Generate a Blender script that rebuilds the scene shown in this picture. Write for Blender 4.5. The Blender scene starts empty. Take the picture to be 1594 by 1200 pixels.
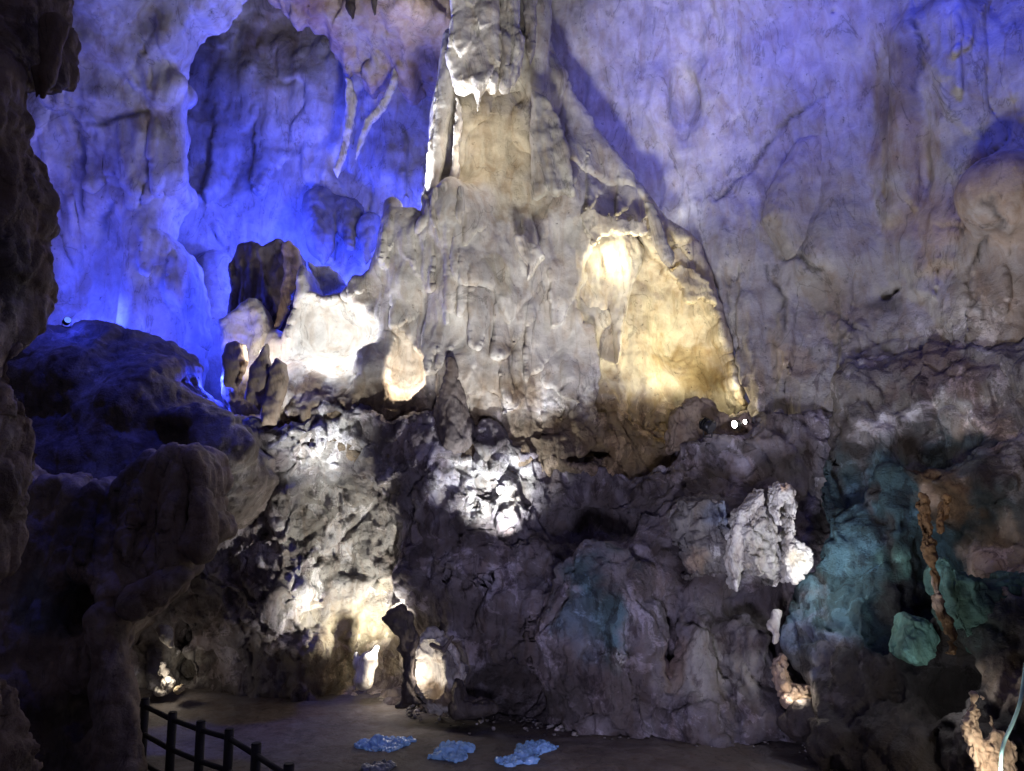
import bpy, math, random
import numpy as np
from mathutils import Vector, Matrix
random.seed(7)
S = bpy.context.scene
COL = S.collection
R = math.radians
f32 = np.float32

# ------------------------------------------------------------------ camera
W0, H0, FPX = 1594.0, 1200.0, 1251.0
PITCH = R(8.0)
CAMZ = 3.4
cp, sp = math.cos(PITCH), math.sin(PITCH)
cam = bpy.data.cameras.new('camera'); camo = bpy.data.objects.new('camera', cam); COL.objects.link(camo)
cam.sensor_width = 36.0; cam.lens = 36.0 * FPX / W0; cam.clip_end = 200; cam.clip_start = 0.05
camo.location = (0, 0, CAMZ); camo.rotation_euler = (R(90) + PITCH, 0, 0)
S.camera = camo

def P(px, py, Y):
    """world point seen at photo pixel (px, py) when it stands Y metres in front"""
    u = (px - W0 / 2) / FPX; v = (H0 / 2 - py) / FPX
    t = Y / (cp - v * sp)
    return np.array((u * t, Y, CAMZ + (sp + v * cp) * t))

# ------------------------------------------------------------------ noise
_rng = np.random.RandomState(11)
_perm = _rng.permutation(256).astype(np.int32); _perm = np.concatenate([_perm, _perm, _perm])
_g = _rng.normal(size=(256, 3)); _g = (_g / np.linalg.norm(_g, axis=1)[:, None]).astype(f32)
def pn(x, y, z):
    x = np.asarray(x, f32); y = np.asarray(y, f32); z = np.asarray(z, f32)
    xi = np.floor(x); yi = np.floor(y); zi = np.floor(z)
    fx, fy, fz = x - xi, y - yi, z - zi
    X = xi.astype(np.int32) & 255; Y = yi.astype(np.int32) & 255; Z = zi.astype(np.int32) & 255
    u = fx * fx * fx * (fx * (fx * 6 - 15) + 10); v = fy * fy * fy * (fy * (fy * 6 - 15) + 10); w = fz * fz * fz * (fz * (fz * 6 - 15) + 10)
    def g(dx, dy, dz):
        h = _perm[_perm[_perm[X + dx] + Y + dy] + Z + dz]
        G = _g[h]
        return G[..., 0] * (fx - dx) + G[..., 1] * (fy - dy) + G[..., 2] * (fz - dz)
    def l(a, b, t): return a + t * (b - a)
    return 1.6 * l(l(l(g(0,0,0), g(1,0,0), u), l(g(0,1,0), g(1,1,0), u), v), l(l(g(0,0,1), g(1,0,1), u), l(g(0,1,1), g(1,1,1), u), v), w)
def fbm(x, y, z, octv=4, gain=.5, lac=2.03):
    s = 0; a = 1.0
    for i in range(octv):
        s = s + a * pn(x + 17.3 * i, y - 9.1 * i, z + 5.7 * i); a *= gain
        x, y, z = x * lac, y * lac, z * lac
    return s
def ridged(x, y, z, octv=3, gain=.5):
    s = 0; a = 1.0
    for i in range(octv):
        s = s + a * (1 - 2 * np.abs(pn(x + 7.3 * i, y - 3.1 * i, z + 15.7 * i))); a *= gain
        x, y, z = x * 2.1, y * 2.1, z * 2.1
    return s
def worley(x, y, z):
    """F1, F2 and a random number per cell: facets and cracks of broken rock"""
    xi = np.floor(x).astype(np.int32); yi = np.floor(y).astype(np.int32); zi = np.floor(z).astype(np.int32)
    f1 = np.full(x.shape, 9., f32); f2 = np.full(x.shape, 9., f32); cid = np.zeros(x.shape, np.int32)
    for dx in (-1, 0, 1):
        for dy in (-1, 0, 1):
            for dz in (-1, 0, 1):
                h = _perm[_perm[_perm[(xi + dx) & 255] + ((yi + dy) & 255)] + ((zi + dz) & 255)]
                jx = _perm[h] / 256.; jy = _perm[h + 57] / 256.; jz = _perm[h + 131] / 256.
                d = np.sqrt((xi + dx + jx - x) ** 2 + (yi + dy + jy - y) ** 2 + (zi + dz + jz - z) ** 2).astype(f32)
                m = d < f1
                f2 = np.where(m, f1, np.minimum(f2, d)); cid = np.where(m, h, cid); f1 = np.where(m, d, f1)
    return f1, f2, cid

# ------------------------------------------------------------------ solids
def smin(a, b, k):
    if k <= 0: return np.minimum(a, b)
    h = np.maximum(k - np.abs(a - b), 0) / k
    return np.minimum(a, b) - h * h * k * .25
def smax(a, b, k): return -smin(-a, -b, k)

def surface_nets(F, org, h):
    ins = F < 0
    c = np.zeros(tuple(n - 1 for n in F.shape), np.uint8)
    sl = lambda o, n: slice(o, n - 1 + o)
    nx, ny, nz = F.shape
    for i in (0, 1):
        for j in (0, 1):
            for k in (0, 1):
                c += ins[sl(i, nx), sl(j, ny), sl(k, nz)]
    act = np.argwhere((c > 0) & (c < 8))
    ai, aj, ak = act.T
    pos = np.zeros((len(act), 3), f32); cnt = np.zeros(len(act), f32)
    corners = [(0,0,0),(1,0,0),(0,1,0),(1,1,0),(0,0,1),(1,0,1),(0,1,1),(1,1,1)]
    vals = {q: F[ai + q[0], aj + q[1], ak + q[2]] for q in corners}
    for q in corners:
        for ax in range(3):
            if q[ax] == 0:
                r = list(q); r[ax] = 1; r = tuple(r)
                a, b = vals[q], vals[r]
                m = (a < 0) != (b < 0)
                t = np.where(m, a / np.where(m, a - b, 1), 0)
                p = np.array(q, f32)[None] + np.zeros((len(act), 3), f32)
                p[:, ax] += t
                pos += p * m[:, None]; cnt += m
    pos = (pos / cnt[:, None] + act) * h + np.array(org, f32)
    vid = np.full(c.shape, -1, np.int32); vid[ai, aj, ak] = np.arange(len(act))
    faces = []
    for ax in range(3):
        s0 = [slice(1, n - 1) for n in F.shape]; s1 = list(s0)
        s0[ax] = slice(0, F.shape[ax] - 1); s1[ax] = slice(1, F.shape[ax])
        a, b = ins[tuple(s0)], ins[tuple(s1)]
        e = np.argwhere(a != b)
        for bx in range(3):
            if bx != ax: e[:, bx] += 1
        o1, o2 = [q for q in range(3) if q != ax]
        if ax == 1: o1, o2 = o2, o1
        def cell(d1, d2):
            q = e.copy(); q[:, o1] -= d1; q[:, o2] -= d2
            return vid[q[:, 0], q[:, 1], q[:, 2]]
        f = np.stack([cell(1, 1), cell(0, 1), cell(0, 0), cell(1, 0)], 1)
        fl = ~ins[e[:, 0], e[:, 1], e[:, 2]]
        f[fl] = f[fl][:, ::-1]
        faces.append(f)
    f = np.concatenate(faces)
    return pos, f[(f >= 0).all(1)]

def vnormals(v, f):
    n = np.cross(v[f[:, 2]] - v[f[:, 0]], v[f[:, 3]] - v[f[:, 1]])
    out = np.zeros_like(v)
    for k in range(4):
        for c in range(3):
            out[:, c] += np.bincount(f[:, k], n[:, c], len(v))
    return out / (np.linalg.norm(out, axis=1)[:, None] + 1e-9)

def mesh_obj(name, v, f, mat, alb=None, parent=None, crag=None, smooth=True):
    me = bpy.data.meshes.new(name)
    v = np.ascontiguousarray(v, f32); f = np.ascontiguousarray(f, np.int32)
    me.vertices.add(len(v)); me.vertices.foreach_set('co', v.ravel())
    k = f.shape[1]
    me.loops.add(f.size); me.loops.foreach_set('vertex_index', f.ravel())
    me.polygons.add(len(f)); me.polygons.foreach_set('loop_start', np.arange(0, f.size, k, dtype=np.int32))
    me.polygons.foreach_set('loop_total', np.full(len(f), k, np.int32))
    if smooth: me.polygons.foreach_set('use_smooth', np.ones(len(f), bool))
    me.update(); me.validate()
    if alb is not None:
        a = me.color_attributes.new('alb', 'FLOAT_COLOR', 'POINT')
        q = np.ones((len(v), 4), f32); q[:, :3] = alb
        if crag is not None: q[:, 3] = crag
        a.data.foreach_set('color', q.ravel())
    me.materials.append(mat)
    o = bpy.data.objects.new(name, me); COL.objects.link(o)
    if parent is not None: o.parent = parent
    return o

def tag(o, label=None, cat=None, group=None, kind=None):
    if label: o['label'] = label
    if cat: o['category'] = cat
    if group: o['group'] = group
    if kind: o['kind'] = kind
    return o

def poly_sd(X, Z, pts):
    d = np.full(X.shape, 1e9, f32); s = np.ones(X.shape, f32)
    n = len(pts); j = n - 1
    for i in range(n):
        ex, ez = pts[j][0] - pts[i][0], pts[j][1] - pts[i][1]
        wx, wz = X - pts[i][0], Z - pts[i][1]
        t = np.clip((wx * ex + wz * ez) / (ex * ex + ez * ez + 1e-12), 0, 1)
        d = np.minimum(d, (wx - ex * t) ** 2 + (wz - ez * t) ** 2)
        c1 = Z >= pts[i][1]; c2 = Z < pts[j][1]; c3 = ex * wz > ez * wx
        fl = (c1 & c2 & c3) | (~c1 & ~c2 & ~c3)
        s = np.where(fl, -s, s); j = i
    return s * np.sqrt(d)

# ------------------------------------------------------------------ materials
def new_mat(name):
    m = bpy.data.materials.new(name); m.use_nodes = True
    nt = m.node_tree; b = nt.nodes['Principled BSDF']
    return m, nt, b
def nd(nt, t, **kw):
    n = nt.nodes.new(t)
    for k, v in kw.items():
        if k.startswith('i_'): n.inputs[k[2:].replace('_', ' ')].default_value = v
        else: setattr(n, k, v)
    return n

def rock_mat(name, bump=1.0, rough=.78):
    m, nt, b = new_mat(name); L = nt.links.new
    tc = nd(nt, 'ShaderNodeTexCoord'); at = nd(nt, 'ShaderNodeAttribute', attribute_name='alb')
    mp = nd(nt, 'ShaderNodeMapping'); mp.inputs['Scale'].default_value = (1, 1, .38); L(tc.outputs['Object'], mp.inputs['Vector'])
    n1 = nd(nt, 'ShaderNodeTexNoise', i_Scale=2.2, i_Detail=9.0, i_Roughness=.62, i_Distortion=.6); L(tc.outputs['Object'], n1.inputs['Vector'])
    n2 = nd(nt, 'ShaderNodeTexNoise', i_Scale=4.5, i_Detail=7.0, i_Roughness=.6, i_Distortion=.9); L(mp.outputs[0], n2.inputs['Vector'])
    n3 = nd(nt, 'ShaderNodeTexNoise', i_Scale=17.0, i_Detail=6.0, i_Roughness=.7); L(tc.outputs['Object'], n3.inputs['Vector'])
    r1 = nd(nt, 'ShaderNodeMapRange', i_From_Min=.32, i_From_Max=.62, i_To_Min=.74, i_To_Max=1.10); L(n1.outputs[0], r1.inputs['Value'])
    r2 = nd(nt, 'ShaderNodeMapRange', i_From_Min=.34, i_From_Max=.56, i_To_Min=.0, i_To_Max=1.0); L(n2.outputs[0], r2.inputs['Value'])
    r3 = nd(nt, 'ShaderNodeMapRange', i_From_Min=.28, i_From_Max=.42, i_To_Min=.72, i_To_Max=1.0); L(n3.outputs[0], r3.inputs['Value'])
    cr = nd(nt, 'ShaderNodeMix', data_type='RGBA'); cr.inputs['A'].default_value = (.80, .72, .65, 1); cr.inputs['B'].default_value = (1, 1, 1, 1)
    L(r2.outputs[0], cr.inputs['Factor'])
    m1 = nd(nt, 'ShaderNodeMix', data_type='RGBA', blend_type='MULTIPLY'); m1.inputs['Factor'].default_value = 1
    L(at.outputs['Color'], m1.inputs['A']); L(cr.outputs['Result'], m1.inputs['B'])
    mm0 = nd(nt, 'ShaderNodeMath', operation='MULTIPLY'); L(r1.outputs[0], mm0.inputs[0]); L(r3.outputs[0], mm0.inputs[1])
    # hairline veins, broken up, and small dirt specks
    nv = nd(nt, 'ShaderNodeTexNoise', i_Scale=.9, i_Detail=7.0, i_Roughness=.55, i_Distortion=1.2); L(mp.outputs[0], nv.inputs['Vector'])
    v1 = nd(nt, 'ShaderNodeMath', operation='SUBTRACT'); L(nv.outputs[0], v1.inputs[0]); v1.inputs[1].default_value = .5
    v2 = nd(nt, 'ShaderNodeMath', operation='ABSOLUTE'); L(v1.outputs[0], v2.inputs[0])
    v3 = nd(nt, 'ShaderNodeMapRange', i_From_Min=.0, i_From_Max=.012, i_To_Min=.62, i_To_Max=1.0); L(v2.outputs[0], v3.inputs['Value'])
    v4 = nd(nt, 'ShaderNodeMapRange', i_From_Min=.40, i_From_Max=.55); L(n1.outputs[0], v4.inputs['Value'])
    v5 = nd(nt, 'ShaderNodeMath', operation='MAXIMUM'); L(v3.outputs[0], v5.inputs[0]); L(v4.outputs[0], v5.inputs[1])
    nsp = nd(nt, 'ShaderNodeTexNoise', i_Scale=7.5, i_Detail=8.0, i_Roughness=.7); L(tc.outputs['Object'], nsp.inputs['Vector'])
    s1 = nd(nt, 'ShaderNodeMapRange', i_From_Min=.31, i_From_Max=.37, i_To_Min=.42, i_To_Max=1.0); L(nsp.outputs[0], s1.inputs['Value'])
    vv = nd(nt, 'ShaderNodeMath', operation='MULTIPLY'); L(v5.outputs[0], vv.inputs[0]); L(s1.outputs[0], vv.inputs[1])
    mm = nd(nt, 'ShaderNodeMath', operation='MULTIPLY'); L(mm0.outputs[0], mm.inputs[0]); L(vv.outputs[0], mm.inputs[1])
    m2 = nd(nt, 'ShaderNodeMix', data_type='RGBA', blend_type='MULTIPLY'); m2.inputs['Factor'].default_value = 1
    L(m1.outputs['Result'], m2.inputs['A']); L(mm.outputs[0], m2.inputs['B'])
    # rough rock carries crisp pale and dark mineral patches
    np1 = nd(nt, 'ShaderNodeTexNoise', i_Scale=1.25, i_Detail=12.0, i_Roughness=.68, i_Distortion=.5); L(tc.outputs['Object'], np1.inputs['Vector'])
    np2 = nd(nt, 'ShaderNodeTexNoise', i_Scale=2.3, i_Detail=12.0, i_Roughness=.66, i_Distortion=.8); L(mp.outputs[0], np2.inputs['Vector'])
    p1 = nd(nt, 'ShaderNodeMapRange', i_From_Min=.535, i_From_Max=.575); L(np1.outputs[0], p1.inputs['Value'])
    p2 = nd(nt, 'ShaderNodeMapRange', i_From_Min=.56, i_From_Max=.61); L(np2.outputs[0], p2.inputs['Value'])
    am = nd(nt, 'ShaderNodeMapRange', i_From_Min=.14, i_From_Max=.6, i_To_Min=.0, i_To_Max=.9); L(at.outputs['Alpha'], am.inputs['Value'])
    q1 = nd(nt, 'ShaderNodeMath', operation='MULTIPLY'); L(p1.outputs[0], q1.inputs[0]); L(am.outputs[0], q1.inputs[1])
    q2 = nd(nt, 'ShaderNodeMath', operation='MULTIPLY'); L(p2.outputs[0], q2.inputs[0]); L(am.outputs[0], q2.inputs[1])
    lt = nd(nt, 'ShaderNodeMix', data_type='RGBA', blend_type='MULTIPLY'); lt.inputs['Factor'].default_value = 1; lt.inputs['B'].default_value = (2.1, 2.15, 2.3, 1); L(m2.outputs['Result'], lt.inputs['A'])
    m3 = nd(nt, 'ShaderNodeMix', data_type='RGBA'); L(q1.outputs[0], m3.inputs['Factor']); L(m2.outputs['Result'], m3.inputs['A']); L(lt.outputs['Result'], m3.inputs['B'])
    dk = nd(nt, 'ShaderNodeMix', data_type='RGBA', blend_type='MULTIPLY'); dk.inputs['Factor'].default_value = 1; dk.inputs['B'].default_value = (.42, .38, .40, 1); L(m3.outputs['Result'], dk.inputs['A'])
    m4 = nd(nt, 'ShaderNodeMix', data_type='RGBA'); L(q2.outputs[0], m4.inputs['Factor']); L(m3.outputs['Result'], m4.inputs['A']); L(dk.outputs['Result'], m4.inputs['B'])
    L(m4.outputs['Result'], b.inputs['Base Color'])
    # bump: pitted and scaled by the crag amount kept in the attribute's alpha
    nb = nd(nt, 'ShaderNodeTexNoise', i_Scale=9.0, i_Detail=10.0, i_Roughness=.62, i_Distortion=.3); L(tc.outputs['Object'], nb.inputs['Vector'])
    vb = nd(nt, 'ShaderNodeTexVoronoi', i_Scale=7.0, feature='F1'); L(n3.outputs['Color'], vb.inputs['Vector'])
    wv = nd(nt, 'ShaderNodeVectorMath', operation='MULTIPLY_ADD'); wv.inputs[1].default_value = (.35, .35, .35)
    L(n3.outputs['Color'], wv.inputs[0]); L(tc.outputs['Object'], wv.inputs[2]); L(wv.outputs[0], vb.inputs['Vector'])
    ca = nd(nt, 'ShaderNodeMath', operation='MULTIPLY'); L(vb.outputs['Distance'], ca.inputs[0]); L(at.outputs['Alpha'], ca.inputs[1])
    cb = nd(nt, 'ShaderNodeMath', operation='ADD'); L(ca.outputs[0], cb.inputs[0]); L(nb.outputs[0], cb.inputs[1])
    st = nd(nt, 'ShaderNodeMapRange', i_To_Min=.24 * bump, i_To_Max=.9 * bump); L(at.outputs['Alpha'], st.inputs['Value'])
    nf = nd(nt, 'ShaderNodeTexNoise', i_Scale=34.0, i_Detail=8.0, i_Roughness=.65); L(tc.outputs['Object'], nf.inputs['Vector'])
    cf = nd(nt, 'ShaderNodeMath', operation='MULTIPLY_ADD'); L(nf.outputs[0], cf.inputs[0]); cf.inputs[1].default_value = .35; L(cb.outputs[0], cf.inputs[2]); cb = cf
    bp = nd(nt, 'ShaderNodeBump', i_Distance=.10); L(st.outputs[0], bp.inputs['Strength']); L(cb.outputs[0], bp.inputs['Height'])
    L(bp.outputs[0], b.inputs['Normal'])
    rr = nd(nt, 'ShaderNodeMapRange', i_To_Min=rough - .2, i_To_Max=rough + .15); L(n1.outputs[0], rr.inputs['Value']); L(rr.outputs[0], b.inputs['Roughness'])
    b.inputs['Specular IOR Level'].default_value = .3
    return m
ROCK = rock_mat('limestone')

def plain(name, col, rough=.6, metal=0., noise=.35, sc=14.):
    m, nt, b = new_mat(name); L = nt.links.new
    tc = nd(nt, 'ShaderNodeTexCoord'); n = nd(nt, 'ShaderNodeTexNoise', i_Scale=sc, i_Detail=6.0, i_Roughness=.6); L(tc.outputs['Object'], n.inputs['Vector'])
    mx = nd(nt, 'ShaderNodeMix', data_type='RGBA'); mx.inputs['A'].default_value = tuple(c * (1 - noise) for c in col) + (1,); mx.inputs['B'].default_value = tuple(min(1, c * (1 + noise)) for c in col) + (1,)
    L(n.outputs[0], mx.inputs['Factor']); L(mx.outputs['Result'], b.inputs['Base Color'])
    bp = nd(nt, 'ShaderNodeBump', i_Distance=.01, i_Strength=.4); L(n.outputs[0], bp.inputs['Height']); L(bp.outputs[0], b.inputs['Normal'])
    b.inputs['Roughness'].default_value = rough; b.inputs['Metallic'].default_value = metal
    return m
def emis(name, col, s):
    m, nt, b = new_mat(name)
    b.inputs['Base Color'].default_value = (.02, .02, .02, 1)
    b.inputs['Emission Color'].default_value = col + (1,); b.inputs['Emission Strength'].default_value = s
    return m

# ------------------------------------------------------------------ rock builder
WHITE = np.array((.60, .58, .54)); CREAM = np.array((.62, .54, .37)); GREY = np.array((.36, .34, .33)); BROWN = np.array((.20, .145, .095))
DARK = np.array((.085, .072, .068)); MUD = np.array((.14, .105, .08)); TEAL = np.array((.042, .085, .098)); GREEN = np.array((.16, .33, .27)); BLACK = np.array((.02, .018, .018))
TAN = np.array((.42, .33, .25)); OCHRE = np.array((.30, .17, .07)); BLUISH = np.array((.20, .25, .34)); PLUM = np.array((.14, .085, .08))

class Frame:
    def __init__(s, th):
        s.c, s.s = math.cos(th), math.sin(th)
    def to(s, p):
        p = np.asarray(p, float); q = p.copy()
        q[..., 0] = s.c * p[..., 0] - s.s * p[..., 1]; q[..., 1] = s.s * p[..., 0] + s.c * p[..., 1]
        return q
    def back(s, p):
        q = p.copy(); q[:, 0] = s.c * p[:, 0] + s.s * p[:, 1]; q[:, 1] = -s.s * p[:, 0] + s.c * p[:, 1]
        return q

def ramp(a, lo, hi):
    t = np.clip((a - lo) / (hi - lo), 0, 1); return t * t * (3 - 2 * t)

def paint(v, base, stains=(), warp=.5, seed=0):
    """albedo: base plus stains (pixel, depth, radius in m, colour, amount, vertical stretch); a few paint in light or shade; v in world"""
    x, y, z = v.T
    wx = warp * fbm(x * 1.1 + seed, y * 1.1, z * 1.1, 5, .62); wz = warp * fbm(x * 1.1 - 31, y * 1.1 + seed, z * 1.1, 5, .62)
    alb = base(v) if callable(base) else np.repeat(np.asarray(base)[None], len(v), 0)
    alb = np.array(alb, float)
    for (px, py, Y, r, col, amt, st) in stains:
        c = P(px, py, Y)
        k = min(1, r / .7)
        d = np.sqrt((x + wx * k - c[0]) ** 2 + ((y - c[1]) * .45) ** 2 + ((z + wz * k - c[2]) / st) ** 2) / r
        w = amt * (1 - ramp(d, .5, 1.2))
        alb += (np.asarray(col)[None] - alb) * w[:, None]
    return alb

def cells2(x, z):
    """2-D cells: distances to the two nearest points, offset from the nearest, a random number"""
    xi = np.floor(x).astype(np.int32); zi = np.floor(z).astype(np.int32)
    f1 = np.full(x.shape, 9.); f2 = np.full(x.shape, 9.); ox = np.zeros(x.shape); oz = np.zeros(x.shape); cid = np.zeros(x.shape)
    for dx in (-1, 0, 1):
        for dz in (-1, 0, 1):
            h = _perm[_perm[(xi + dx) & 255] + ((zi + dz) & 255)]
            ax = x - (xi + dx + _perm[h] / 256.); az = z - (zi + dz + _perm[h + 131] / 256.)
            d = np.sqrt(ax * ax + az * az); m = d < f1
            f2 = np.where(m, f1, np.minimum(f2, d)); ox = np.where(m, ax, ox); oz = np.where(m, az, oz); cid = np.where(m, h / 256., cid); f1 = np.where(m, d, f1)
    return f1, f2, ox, oz, cid

def shingles(X, Z, amp, fx, fz, sd, wob=.35):
    """hanging flowstone lobes: each swells towards its lower lip and is cut back under it"""
    wx = X * fx + wob * pn(X * .9 + sd, Z * .9, X * 0) + sd
    wz = Z * fz + wob * pn(X * 1.3, Z * .8 + sd, X * 0 + 4)
    f1, f2, ox, oz, cid = cells2(wx, wz)
    return amp * (np.clip(.6 - oz * .75, 0, 1.2) * (.5 + .8 * cid) * (1 - .75 * np.clip(np.abs(ox) * 1.5, 0, 1) ** 2) * ramp(f2 - f1, -.06, .08) + .35 * (cid - .5))

def ell(c, r):
    return lambda A, B, C: (np.sqrt(((A - c[0]) / r[0]) ** 2 + ((B - c[1]) / r[1]) ** 2 + ((C - c[2]) / r[2]) ** 2) - 1) * min(r)
def bar(a, b, ra, rb, fl=1.0):
    ab = b - a; L2 = (ab ** 2).sum()
    def fn(A, B, C):
        t = np.clip(((A - a[0]) * ab[0] + (B - a[1]) * ab[1] + (C - a[2]) * ab[2]) / L2, 0, 1)
        return np.sqrt((A - a[0] - ab[0] * t) ** 2 + ((B - a[1] - ab[1] * t) / fl) ** 2 + (C - a[2] - ab[2] * t) ** 2) - (ra + (rb - ra) * t)
    return fn
def prims(fr, lst):
    """('e', px,py,Y, rx,ry,rz, k) ellipsoids and ('c', px,py,Y, px,py,Y, ra, rb, k) tapered bars -> centre, reach, function, blend"""
    for q in lst:
        if q[0] == 'e':
            c = fr.to(P(*q[1:4])); yield c, np.array(q[4:7]), ell(c, q[4:7]), q[7]
        else:
            a = fr.to(P(*q[1:4])); b = fr.to(P(*q[4:7])); yield (a + b) / 2, np.abs(a - b) / 2 + max(q[7], q[8]), bar(a, b, q[7], q[8]), q[9]

def finish(name, v, f, fr, sd, sharp, mid, crag, cragmask, crag_f, flute, flute_f, base, stains, cracks, mat, parent=None, origin=None):
    v = fr.back(v) if fr else v
    n = vnormals(v, f)
    x, y, z = v.T
    cm = np.full(len(v), crag, f32) if cragmask is None else cragmask(v).astype(f32)
    d = mid[0] * fbm(x * mid[1] + sd, y * mid[1], z * mid[1] * .7, 3)
    if sharp: d = d + sharp * (ridged(x * 2.1 + .35 * pn(x, y, z), y * 2.1, z * .34 + sd, 3, .55) + .5 * ridged(x * 1.2, y * 1.2 + z * .6, z * 1.1 + sd, 2, .5)) * (1 - .6 * np.minimum(cm, 1))
    if flute: d = d + .25 * flute * ridged(x * flute_f * 2.1 + .5 * pn(x, y, z), y * flute_f * 2.1, z * .6 + sd, 2) * (1 - np.minimum(cm, 1))
    if cm.max() > 0:
        q = crag_f
        wx = .3 * fbm(x * q, y * q, z * q, 2)
        f1, f2, cid = worley(x * q + wx, y * q + sd, z * q * .8 - wx)
        g1, g2, c2 = worley(x * q * 2.6 - wx, y * q * 2.6, z * q * 2.0 + wx)
        h1, h2, c3 = worley(x * q * 6 - 2 * wx, y * q * 6, z * q * 4.5 + 2 * wx)
        d = d + cm * (.16 * (cid / 255. - .5) - .10 * np.maximum(0, .14 - (f2 - f1)) / .14 - .12 * f1 + .10 * (c2 / 255. - .5) - .05 * g1 - .045 * np.maximum(0, .16 - (g2 - g1)) / .16
                      + .04 * (c3 / 255. - .5) + .05 * ridged(x * 2.5, y * 2.5, z * 1.8, 3))
    alb = paint(v, base, stains, seed=sd)
    for pts, Y, wd in cracks:
        cps = [P(a, b, Y) for a, b in pts]
        jx = .10 * fbm(x * 2.5, y * 2.5, z * 2.5 + 9, 3); jz = .10 * fbm(x * 2.5 + 20, y * 2.5, z * 2.5, 3)
        dd = np.full(len(v), 9.)
        for a, b in zip(cps[:-1], cps[1:]):
            ab = b - a; L2 = ab[0] ** 2 + ab[2] ** 2
            t = np.clip(((x + jx - a[0]) * ab[0] + (z + jz - a[2]) * ab[2]) / L2, 0, 1)
            dd = np.minimum(dd, np.hypot(x + jx - a[0] - ab[0] * t, z + jz - a[2] - ab[2] * t))
        w = np.exp(-(dd / wd) ** 2)
        d = d - 1.3 * wd * w
        alb += (DARK[None] * .6 - alb) * (.8 * w * np.clip(.75 + .9 * pn(x * 1.7, y * 1.7, z * 1.7), 0, 1))[:, None]
    v = v + n * d[:, None]
    if origin is None: origin = np.array(((v[:, 0].min() + v[:, 0].max()) / 2, (v[:, 1].min() + v[:, 1].max()) / 2, v[:, 2].min()))
    o = mesh_obj(name, v - origin, f, mat or ROCK, alb, crag=np.clip(.12 + cm, 0, 1))
    o.location = origin
    if parent is not None:
        o.parent = parent; o.matrix_parent_inverse = Matrix.Translation(parent.location).inverted()
    return o

def carve(F, g, fr, lst, sub):
    (x0, y0, z0), h, axes = g
    for c, r, fn, k in prims(fr, lst):
        lo = [max(int((c[i] - r[i] - k - (x0, y0, z0)[i]) / h), 0) for i in range(3)]
        hi = [min(int((c[i] + r[i] + k - (x0, y0, z0)[i]) / h) + 2, F.shape[i]) for i in range(3)]
        if any(a >= b for a, b in zip(lo, hi)): continue
        s = tuple(slice(a, b) for a, b in zip(lo, hi))
        q = fn(axes[0][s[0]][:, None, None], axes[1][s[1]][None, :, None], axes[2][s[2]][None, None, :]).astype(f32)
        F[s] = smax(F[s], -q, k) if sub else smin(F[s], q, k)

def grid(x0, x1, y0, y1, z0, z1, h):
    return (x0, y0, z0), h, [(a + h * np.arange(int((b - a) / h) + 2)).astype(f32) for a, b in ((x0, x1), (y0, y1), (z0, z1))]

def seal(F, h):
    F[0] = F[-1] = .5 * h; F[:, 0] = F[:, -1] = .5 * h; F[:, :, 0] = F[:, :, -1] = .5 * h

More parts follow.
